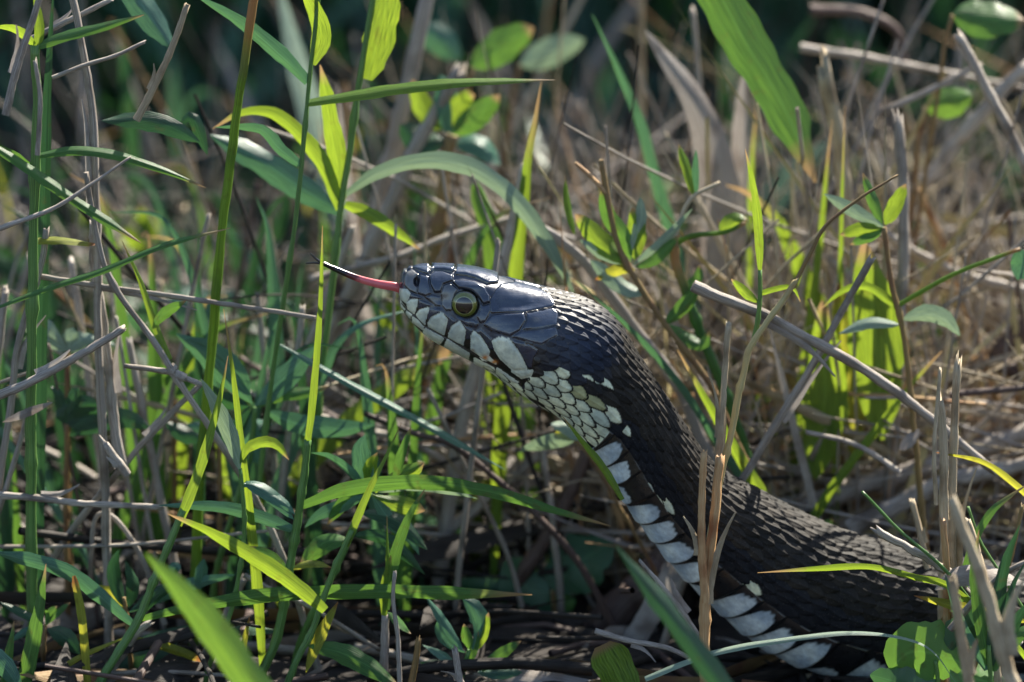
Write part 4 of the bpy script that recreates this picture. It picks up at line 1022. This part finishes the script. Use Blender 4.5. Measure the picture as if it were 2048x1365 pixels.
blade('glowing yellow green leaf lying across the dark body', [(1910, 1182), (1830, 1156), (1740, 1135), (1640, 1138), (1515, 1146)], 14, 'F', -2.2, root=True, prof='even', roll=.5, twist=0.)
blade('thin pale leaf curving over the lowest belly plates', [(1290, 1358), (1420, 1308), (1560, 1281), (1720, 1266), (1850, 1292), (1915, 1370)], 13, 'P', -2.4, root=False, prof='thin', roll=.5)
blade('yellow arching leaf above the stubs', [(2075, 1010), (2030, 970), (1965, 925), (1870, 905)], 14, 'O', -.8, root=False, prof='thin', roll=.3)
blade('green leaf curving down from the yellow arching leaf', [(1925, 1170), (1945, 1090), (1985, 1020), (2060, 965)], 20, 'G', -1.4, prof='even', roll=.4)
straw('thin green stem slanting over the grey twig', [(2010, 1310), (1960, 1230), (1890, 1140), (1800, 1062), (1724, 984)], 9, 'V', -1.8, False, jag=0, name='grass_stalk', cat='grass')
straw('fine green stem beside the curving leaf', [(2045, 1215), (1990, 1130), (1960, 1080), (1936, 1014)], 9, 'V', -1.2, True, jag=0, name='grass_stalk', cat='grass')
straw('gnarled grey twig across the tail end of the body', [(2040, 1290), (1960, 1205), (1860, 1120), (1752, 1058)], 20, 'S', -1.5, kink=1.2)
plant('broad lobed green leaf plant under the splintered stubs', 'leafy_herb', 'herb', -2.0,
      [([(1880, 1400), (1875, 1350), (1870, 1320)], 10, 'V')],
      [([(1930, 1330), (1880, 1310), (1820, 1305), (1780, 1340)], 110, 'H', 'oval', dict(lobes=4, fold=.12, roll=.1)), ([(1900, 1300), (1930, 1260), (1960, 1250), (1990, 1270)], 60, 'K', 'oval', dict(lobes=4)),
       ([(1880, 1370), (1820, 1370), (1740, 1350)], 60, 'K', 'oval', dict(lobes=5)), ([(1900, 1340), (1960, 1360), (2020, 1380)], 70, 'H', 'oval', dict(lobes=4))])
blade('small dark red withered leaf beside the stubs', [(1890, 1270), (1900, 1245), (1918, 1225)], 34, 'W', -1.4, root=False, prof='oval', name='dead_leaf', cat='dead leaf')
blade('olive leaf sticking out level beside the lobed plant', [(2060, 1245), (1960, 1225), (1880, 1205), (1828, 1192)], 24, 'O', -1.7, root=False, prof='lens')
straw('bleached stalk lying beyond the dark back toward the stubs', [(1560, 1050), (1700, 980), (1850, 930), (2060, 860)], 46, 'L', 5.5)
straw('wide grey stalk lying below the bleached stalk', [(1700, 1060), (1800, 1010), (1920, 960), (2070, 925)], 42, 'S', 4.5)

# ---- thicket above the head and along the top
plant('tall thin stem carrying a long level leaf above the head', 'grass_plant', 'grass', 1.8,
      [([(585, 480), (592, 430), (605, 300), (620, 150), (640, -30)], 11, 'V')],
      [([(613, 206), (700, 192), (800, 176), (930, 164), (1110, 160)], 24, 'F', 'blade', dict(roll=.55, twist=.1)), ([(616, 165), (560, 110), (480, 45), (385, -12)], 32, 'T', 'blade', dict(roll=.4, twist=.2)),
       ([(600, 330), (560, 300), (520, 260), (430, 255)], 26, 'T', 'blade'), ([(625, 130), (640, 60), (600, -30)], 44, 'F', 'even', dict(roll=.2))])
plant('leafy grass plant with broad glowing leaves and a high arching bluish leaf', 'grass_plant', 'grass', 3.4,
      [([(670, 520), (680, 430), (700, 300), (722, 150), (752, -30)], 15, 'V')],
      [([(685, 400), (670, 300), (655, 220), (640, 130)], 42, 'F', 'even', dict(roll=.2)), ([(690, 390), (760, 345), (850, 322), (940, 335), (1020, 390), (1090, 480), (1150, 590)], 36, 'P', 'even', dict(roll=-.3, twist=.2, y=4.0)),
       ([(735, 160), (755, 80), (785, -40)], 66, 'F', 'even', dict(roll=.1)), ([(680, 420), (640, 320), (560, 235), (490, 225), (425, 258)], 32, 'F', 'blade', dict(roll=.3)), ([(690, 410), (740, 430), (800, 470), (840, 500)], 28, 'F', 'blade'),
       ([(680, 425), (600, 375), (510, 315), (420, 270)], 56, 'T', 'even', dict(roll=.1, y=4.4))])
straw('bright yellow green stalk standing among the dark leaves', [(434, 560), (442, 470), (456, 370), (472, 240), (490, 120), (512, -30)], 21, 'F', 1.4, True, jag=0, name='grass_stalk', cat='grass')
blade('dark lance shaped leaf pointing away from a grey stalk', [(400, 285), (330, 250), (270, 240), (202, 242)], 40, 'D', 1.6, root=False, prof='lens', roll=.2)
blade('small dark leaf over the tip of the glowing leaf', [(360, 250), (385, 235), (415, 310)], 26, 'D', 2.0, root=False, prof='lens')
plant('green jointed grass with three long leaves leaning outward', 'grass_plant', 'grass', .3,
      [([(66, 700), (68, 480), (72, 310), (74, 180), (70, 90)], 21, 'V')],
      [([(72, 312), (150, 301), (230, 310), (320, 338), (412, 376)], 19, 'G', 'blade', dict(roll=.5)), ([(60, 335), (-20, 290), (-60, 270)], 24, 'G', 'blade'), ([(70, 95), (130, 72), (200, 55), (288, 30)], 21, 'G', 'blade', dict(roll=.5)),
       ([(72, 110), (80, 60), (68, -20)], 20, 'F', 'blade'), ([(68, 90), (30, 60), (-20, 55)], 20, 'F', 'blade')])
blade('long green leaf sloping down past the pinkish stem', [(-40, 275), (60, 340), (140, 395), (210, 440), (282, 486)], 22, 'G', -.2, root=False, prof='even', roll=.3)
blade('wide upright green leaf behind the jointed grass', [(88, 420), (92, 250), (98, 120), (108, -30)], 26, 'D', 1.2, prof='even', roll=.2)
blade('reddish tipped narrow leaf sloping up to the bright stalk', [(-30, 625), (100, 575), (210, 540), (330, 490), (462, 456)], 13, 'G', -.4, root=False, prof='even', roll=.5, twist=0.)
straw('grey straw crossing the jointed grass at an angle', [(10, 230), (30, 150), (55, 70), (84, -20)], 18, 'S', -.4)
straw('thin bent grey straw leaning on the jointed grass', [(75, 310), (80, 200), (70, 120)], 12, 'S', -.6)
straw('upright grey stalk with a blackened joint', [(200, 690), (195, 500), (188, 330), (184, 225), (165, 100), (140, -30)], 20, 'S', 1.0, True, nodes=(.66,))
straw('slim pale straw sloping across the grey stalks', [(-20, 465), (100, 420), (180, 370), (262, 314)], 12, 'S', -.5, taper=.4)
straw('fine dark straw tilted above the dark lance leaf', [(105, 156), (170, 130), (230, 112), (290, 84)], 9, 'S', .6)
straw('brownish straw leaning over the top of the dark lance leaf', [(272, 240), (310, 170), (345, 90), (372, 15)], 15, 'N', 1.2)
straw('dark stick high up among the stalks', [(60, 80), (120, 50), (220, 0)], 14, 'S', 1.8)
blade('bluish blurred leaf hanging at the top', [(240, -40), (290, 20), (345, 95)], 56, 'T', 3.8, root=False, prof='oval', roll=.1)
plant('pinkish grey stem with a pale swollen joint and side twigs', 'dry_weed', 'dry weed', .5,
      [([(352, 752), (300, 670), (240, 590), (205, 520), (185, 430), (172, 345)], 16, 'S'), ([(345, 745), (295, 738), (248, 732)], 11, 'S'), ([(350, 748), (380, 760), (405, 770)], 12, 'S'), ([(340, 735), (352, 748), (372, 756)], 26, 'L')],
      [([(340, 720), (310, 650), (280, 560), (244, 482)], 15, 'F', 'thin'), ([(306, 655), (330, 628), (372, 602)], 24, 'G', 'lens')], root=True)
straw('thick weathered stalk pointing down into the dark hollow', [(246, 940), (230, 850), (208, 660), (192, 560), (188, 450)], 24, 'S', 1.4)
straw('smooth grey stick with a cut end in the shade', [(-30, 805), (60, 765), (150, 715), (250, 656)], 19, 'S', -.3)
straw('long thin stalk running level toward the snout', [(75, 552), (250, 580), (430, 605), (632, 636)], 13, 'S', 1.0)
straw('slender stalk below the smooth grey stick', [(-30, 775), (60, 745), (150, 715)], 9, 'S', 1.2)
straw('pale upright stalk rooted in the dark hollow', [(10, 900), (28, 760), (40, 680), (80, 540), (92, 460)], 18, 'S', .9, True)
blade('small withered leaf in the dark hollow', [(5, 845), (40, 832), (105, 805)], 17, 'L', .2, root=False, prof='lens', name='dead_leaf', cat='dead leaf')
straw('frayed short stalk in the dark hollow', [(255, 950), (235, 920), (205, 880)], 18, 'S', .4, jag=4.)
straw('thin stalk slanting from the hollow toward the grey green leaf', [(250, 930), (320, 850), (400, 770)], 16, 'S', 1.5, True)
straw('dark thin stalk standing in front of the hollow', [(0, 1010), (10, 980), (40, 880), (60, 800)], 12, 'S', .8, True)
blade('yellow green stub of a cut leaf level with the grey stalks', [(70, 482), (120, 480), (190, 488)], 18, 'O', .8, root=False, prof='torn')
straw('blurred grey stalk rising past the tall thin stem', [(740, 480), (770, 350), (800, 220), (830, 100), (860, -30)], 38, 'L', 9.0, True)
straw('second blurred stalk leaning beside the first grey one', [(760, 460), (830, 300), (880, 210), (920, 140)], 34, 'S', 8.0, True)
blade('upright glowing leaf under the tip of the long level leaf', [(1050, 380), (1056, 320), (1070, 245), (1083, 162)], 32, 'F', 4.5, prof='lens', roll=.2)
straw('dry sheath below the upright glowing leaf', [(1010, 520), (1030, 440), (1052, 330)], 30, 'L', 4.7, True)
blade('broken yellow leaf stub with browned edge above the head', [(1000, 560), (985, 470), (950, 368)], 48, 'E', 6.0, prof='torn', roll=.1)
blade('short glowing stalk leaf beside the broken yellow stub', [(1010, 560), (1020, 480), (1040, 400)], 32, 'F', 6.5, prof='blade')
plant('blurred herb with oval leaves among the grey stalks', 'leafy_herb', 'herb', 8.0,
      [([(880, 420), (890, 330), (905, 270)], 30, 'W')],
      [([(905, 270), (950, 240), (1000, 190)], 52, 'G', 'oval'), ([(900, 260), (930, 200), (950, 190)], 46, 'F', 'oval'), ([(890, 260), (850, 220), (825, 160)], 40, 'F', 'oval'), ([(905, 270), (900, 210), (880, 150)], 50, 'T', 'oval'),
       ([(910, 290), (960, 290), (1000, 330)], 50, 'T', 'oval'), ([(885, 280), (840, 280), (800, 250)], 46, 'D', 'oval')])
sprig('round ended green leaf high above the head', [(945, 135), (985, 105), (1030, 75), (1068, 55)], 68, 'G', 11.0, prof='oval')
sprig('dull bluish leaf behind the round ended leaf', [(1040, 130), (1090, 110), (1170, 80)], 60, 'P', 14.0, prof='oval')
sprig('dim grey green leaf deep behind the level leaf', [(830, 60), (880, 80), (920, 120)], 60, 'T', 14.0, prof='oval')
blade('blurred bluish leaf slanting down to the forked red bud', [(1310, 360), (1280, 250), (1235, 140), (1185, 30)], 30, 'T', 8.0, prof='even', roll=.2)
plant('herb with a forked red brown bud and small upright leaves', 'leafy_herb', 'herb', 3.2,
      [([(1480, 900), (1420, 770), (1330, 650), (1270, 560), (1235, 490), (1215, 400), (1202, 320)], 13, 'W'), ([(1212, 385), (1180, 352), (1150, 326)], 11, 'R')],
      [([(1262, 520), (1245, 470), (1215, 430), (1205, 370)], 32, 'G', 'oval'), ([(1270, 520), (1275, 470), (1265, 415)], 36, 'F', 'oval'), ([(1262, 525), (1210, 490), (1150, 428)], 40, 'F', 'oval'), ([(1265, 500), (1282, 440), (1280, 395)], 26, 'P', 'oval'),
       ([(1262, 530), (1210, 510), (1160, 480)], 24, 'P', 'lens'), ([(1150, 470), (1138, 420), (1130, 350)], 18, 'F', 'lens'), ([(1268, 530), (1330, 480), (1385, 418)], 20, 'P', 'lens'), ([(1270, 535), (1310, 520), (1360, 470)], 24, 'G', 'lens'),
       ([(1330, 650), (1380, 600), (1395, 560)], 30, 'G', 'oval'), ([(1330, 650), (1400, 690), (1420, 660)], 28, 'G', 'oval'), ([(1290, 590), (1240, 570), (1180, 520)], 30, 'P', 'oval'), ([(1270, 540), (1240, 540), (1190, 560)], 24, 'O', 'lens')])
plant('sprouting stem with yellow green narrow leaf and looping tendril leaf', 'leafy_herb', 'herb', 3.6,
      [([(1395, 660), (1370, 590), (1350, 530), (1348, 480)], 24, 'G'), ([(1348, 490), (1385, 472), (1450, 465), (1490, 445)], 12, 'F'), ([(1348, 480), (1380, 400), (1440, 365)], 9, 'N')],
      [([(1390, 395), (1375, 340), (1357, 288)], 20, 'F', 'lens'), ([(1392, 395), (1390, 345), (1392, 300)], 14, 'T', 'lens'), ([(1440, 465), (1470, 440), (1495, 440)], 34, 'F', 'oval'), ([(1365, 580), (1390, 560), (1400, 530)], 28, 'G', 'oval')])
blade('big blurred green leaf drooping steeply beside the pale dead leaves', [(1330, -160), (1420, -40), (1500, 100), (1570, 220), (1632, 365)], 92, 'G', 5.5, root=False, prof='even', roll=.1, twist=.1, fold=.15)
blade('pale dead leaf standing wide and blurred', [(1450, 470), (1440, 380), (1400, 220), (1290, 60)], 105, 'L', 8.5, prof='lens', roll=.1, name='dead_leaf', cat='dead leaf')
blade('narrower pale dead leaf beside the wide one', [(1470, 470), (1478, 330), (1480, 220), (1495, 110)], 60, 'L', 9.0, prof='lens', roll=.1, name='dead_leaf', cat='dead leaf')
straw('wispy straw tip over the pale dead leaves', [(1400, 260), (1395, 130), (1385, 20)], 13, 'S', 10.0, True)
straw('frayed dry stub with split top beyond the drooping leaf', [(1690, 420), (1680, 320), (1665, 220), (1645, 125)], 44, 'N', 7.0, True, jag=3., taper=.7)
blade('upright yellow green leaf behind the frayed stub', [(1630, 560), (1645, 430), (1655, 320), (1665, 240)], 24, 'F', 6.0, prof='thin', roll=.3)
blade('thin yellow green leaf spike beside the frayed stub', [(1680, 560), (1683, 420), (1686, 320), (1690, 212)], 16, 'F', 5.0, prof='thin', roll=.3)
blade('slender leaf spike rising past the drooping leaf tip', [(1500, 420), (1505, 300), (1515, 195)], 24, 'F', 8.5, prof='thin', roll=.3)
blade('glossy yellow green leaf slanting beneath the looping tendril', [(1590, 520), (1560, 450), (1500, 390), (1450, 370)], 48, 'F', 7.5, prof='lens', roll=.1)
straw('straight grey pink stalk with a broken top', [(1795, 700), (1803, 560), (1806, 400), (1795, 240)], 27, 'S', 5.0, True, jag=3.)
straw('knotted straw leaning over the broken topped stalk', [(1760, 224), (1830, 195), (1900, 160), (1960, 130)], 15, 'S', 8.0)
straw('long speckled straw dropping past the olive leaf', [(2070, 380), (2030, 290), (1975, 180), (1915, 70)], 22, 'S', 6.5)
straw('thick blurred straw slanting up to the speckled straw', [(1810, 410), (1880, 330), (1960, 230), (2060, 130)], 36, 'S', 10.0)
straw('dim level straw across the dark top', [(1600, 95), (1720, 112), (1860, 140), (2060, 180)], 15, 'S', 11.0)
straw('purplish straw arching under the dark top', [(1620, 20), (1720, 25), (1790, 60), (1810, 130)], 26, 'B', 13.0)
sprig('olive green oval leaf high against the dark', [(1905, 30), (1960, 35), (2050, 40)], 80, 'G', 8.0, prof='oval')
sprig('dull olive leaf under the knotted straw', [(1850, 215), (1890, 205), (1945, 190)], 66, 'E', 9.0, prof='oval')
plant('spindly herb with paired leaves and a long stalked side shoot', 'leafy_herb', 'herb', 2.6,
      [([(1830, 860), (1815, 720), (1800, 630), (1782, 560), (1768, 455)], 13, 'W'), ([(1795, 612), (1850, 580), (1930, 540), (2040, 498)], 12, 'F')],
      [([(1768, 455), (1720, 430), (1648, 388)], 26, 'P', 'lens'), ([(1770, 450), (1790, 415), (1812, 368)], 34, 'F', 'oval'), ([(1765, 452), (1750, 410), (1725, 345)], 24, 'G', 'lens'), ([(1765, 462), (1720, 460), (1680, 470)], 26, 'F', 'lens'),
       ([(1805, 640), (1850, 628), (1890, 640), (1920, 672)], 36, 'P', 'lens'), ([(1800, 650), (1740, 645), (1678, 668)], 24, 'P', 'lens'), ([(1795, 615), (1740, 575), (1690, 580), (1640, 620)], 18, 'F', 'thin'), ([(2040, 500), (2045, 530), (2035, 560)], 50, 'T', 'oval'),
       ([(1765, 455), (1745, 470), (1700, 490)], 24, 'G', 'lens')])
blade('wide glowing leaf standing behind the stiff grey straw', [(1765, 880), (1748, 660), (1728, 480)], 110, 'F', 4.4, root=False, prof='lens', roll=.05, fold=.1)
blade('second wide glowing leaf low behind the crossing straws', [(1630, 960), (1650, 780), (1645, 600)], 95, 'F', 4.6, root=False, prof='lens', roll=.05, fold=.1)
blade('third glowing leaf deeper between the wide glowing leaves', [(1710, 920), (1692, 720), (1680, 560)], 70, 'O', 5.0, root=False, prof='lens', roll=.1)
straw('bleached straw slanting along the neck', [(1400, 870), (1350, 760), (1260, 640), (1170, 520), (1080, 455)], 26, 'L', 4.2, True)
blade('bluish grass leaf slanting along the nape', [(1430, 880), (1350, 760), (1250, 650), (1150, 560)], 20, 'T', 3.0, prof='even', roll=.3)
blade('small bright leaf tip behind the nape', [(1440, 850), (1400, 780), (1355, 700)], 26, 'F', 2.2, prof='lens', roll=.2)
straw('thin straw reaching up behind the snout', [(620, 560), (780, 520), (900, 475), (1050, 430)], 15, 'S', 6.0)
straw('straw lying beyond the nape toward the sprouting stem', [(1150, 480), (1010, 440), (960, 380)], 12, 'S', 7.0)
straw('rusty thin stalk among the glowing leaves', [(1930, 620), (1890, 500), (1840, 380)], 16, 'R', 9.0, True)
straw('pinkish straw rising to the spindly herb', [(2070, 590), (1940, 560), (1850, 520), (1770, 470)], 30, 'S', 7.5)
straw('dark brown curled weed stem by the lobed plant', [(2060, 640), (2010, 690), (1990, 720), (2060, 760)], 40, 'B', 7.0, name='dry_weed', cat='dry weed')
straw('level dark stick beyond the tallest stub', [(1900, 790), (1990, 782), (2070, 775)], 16, 'B', 4.0)
blade('small pale leaf scrap caught beside the sloping straw', [(1800, 900), (1818, 880), (1838, 858)], 26, 'L', 2.5, root=False, prof='oval', name='dead_leaf', cat='dead leaf')
blade('yellow green leaf slanting up near the tallest stub', [(1800, 800), (1840, 750), (1892, 694)], 20, 'F', 3.5, prof='lens')

# ---- individual stalks and leaves of the thicket that nothing but their place tells apart
r = np.random.default_rng(31)
for k in range(190):
    y = 2.5 + 22 * r.random() ** 1.3
    px = r.uniform(-60, 2110); py0 = 1000 - y * 14 + r.uniform(-80, 60)
    if px > 1000 and y < 6: y += 4
    lean = r.normal(0, 90); H = r.uniform(150, 520)
    x1 = px + lean; 
    if r.random() < .35: H = r.uniform(40, 160); lean = r.choice([-1, 1]) * r.uniform(150, 400)
    mt = str(r.choice(['S', 'S', 'L', 'L', 'N', 'B'])); ww = r.uniform(6, 17)
    lab = '%s %s dry stalk %s in the thicket behind the snake' % ('thick' if ww > 11.5 else 'thin', {'S': 'grey', 'L': 'bleached', 'N': 'tan', 'B': 'dark brown'}[mt], 'slanting low' if H < 160 else 'leaning' if abs(lean) > 70 else 'standing upright')
    straw(lab, [(px, py0), (px + lean * .5, py0 - H * .5), (px + lean, py0 - H)], ww, mt, y, True, group='dry stalks of the thicket', kink=.1)
for k in range(95):
    y = 2.5 + 24 * r.random() ** 1.3
    px = r.uniform(-60, 2110) if k % 3 == 0 else r.uniform(-40, 900); py0 = 1000 - y * 14 + r.uniform(-80, 60)
    if px > 1000 and y < 6: y += 4
    lean = r.normal(0, 130); H = r.uniform(140, 560)
    mt = str(r.choice(['F', 'G', 'T', 'D', 'O'], p=[.05, .28, .30, .32, .05])); ww = r.uniform(14, 36)
    lab = '%s %s grass leaf %s in the thicket behind the snake' % ('broad' if ww > 25 else 'narrow', {'F': 'yellow green', 'G': 'mid green', 'T': 'bluish green', 'D': 'dark green', 'O': 'olive'}[mt], 'arching over' if abs(lean) > 120 else 'standing upright')
    blade(lab, [(px, py0), (px + lean * .25, py0 - H * .5), (px + lean * .6, py0 - H * .85), (px + lean * 1.2, py0 - H * r.uniform(.8, 1.0))], ww, mt, y, True, group='grass leaves of the thicket')
r = np.random.default_rng(33)
for k in range(26):                        # small leafy weeds low in the gaps
    y = 2.0 + 22 * r.random()
    px = r.uniform(0, 2048); py = 900 - y * 17 + r.uniform(-160, 160)
    if 760 < px and y < 5: y += 5
    lv = []; mt = str(r.choice(['G', 'T', 'D', 'F', 'P'])); nq = int(r.integers(5, 9))
    for q in range(nq):
        an = r.uniform(0, math.pi); L = r.uniform(60, 130)
        dx, dy_ = math.cos(an) * L, -math.sin(an) * L * .7
        lv.append(([(px, py), (px + dx * .5, py + dy_ * .7), (px + dx, py + dy_ + 12)], r.uniform(24, 46), mt, str(r.choice(['lens', 'oval', 'drop']))))
    plant('%s %s weed growing low among the thicket stalks' % ('sparse' if nq < 7 else 'bushy', {'G': 'mid green', 'T': 'bluish green', 'D': 'dark green', 'F': 'yellow green', 'P': 'pale grey green'}[mt]), 'leafy_weed', 'weed', y, [([(px, py + 60), (px, py)], 12, 'W')], lv, group='leafy weeds of the thicket')
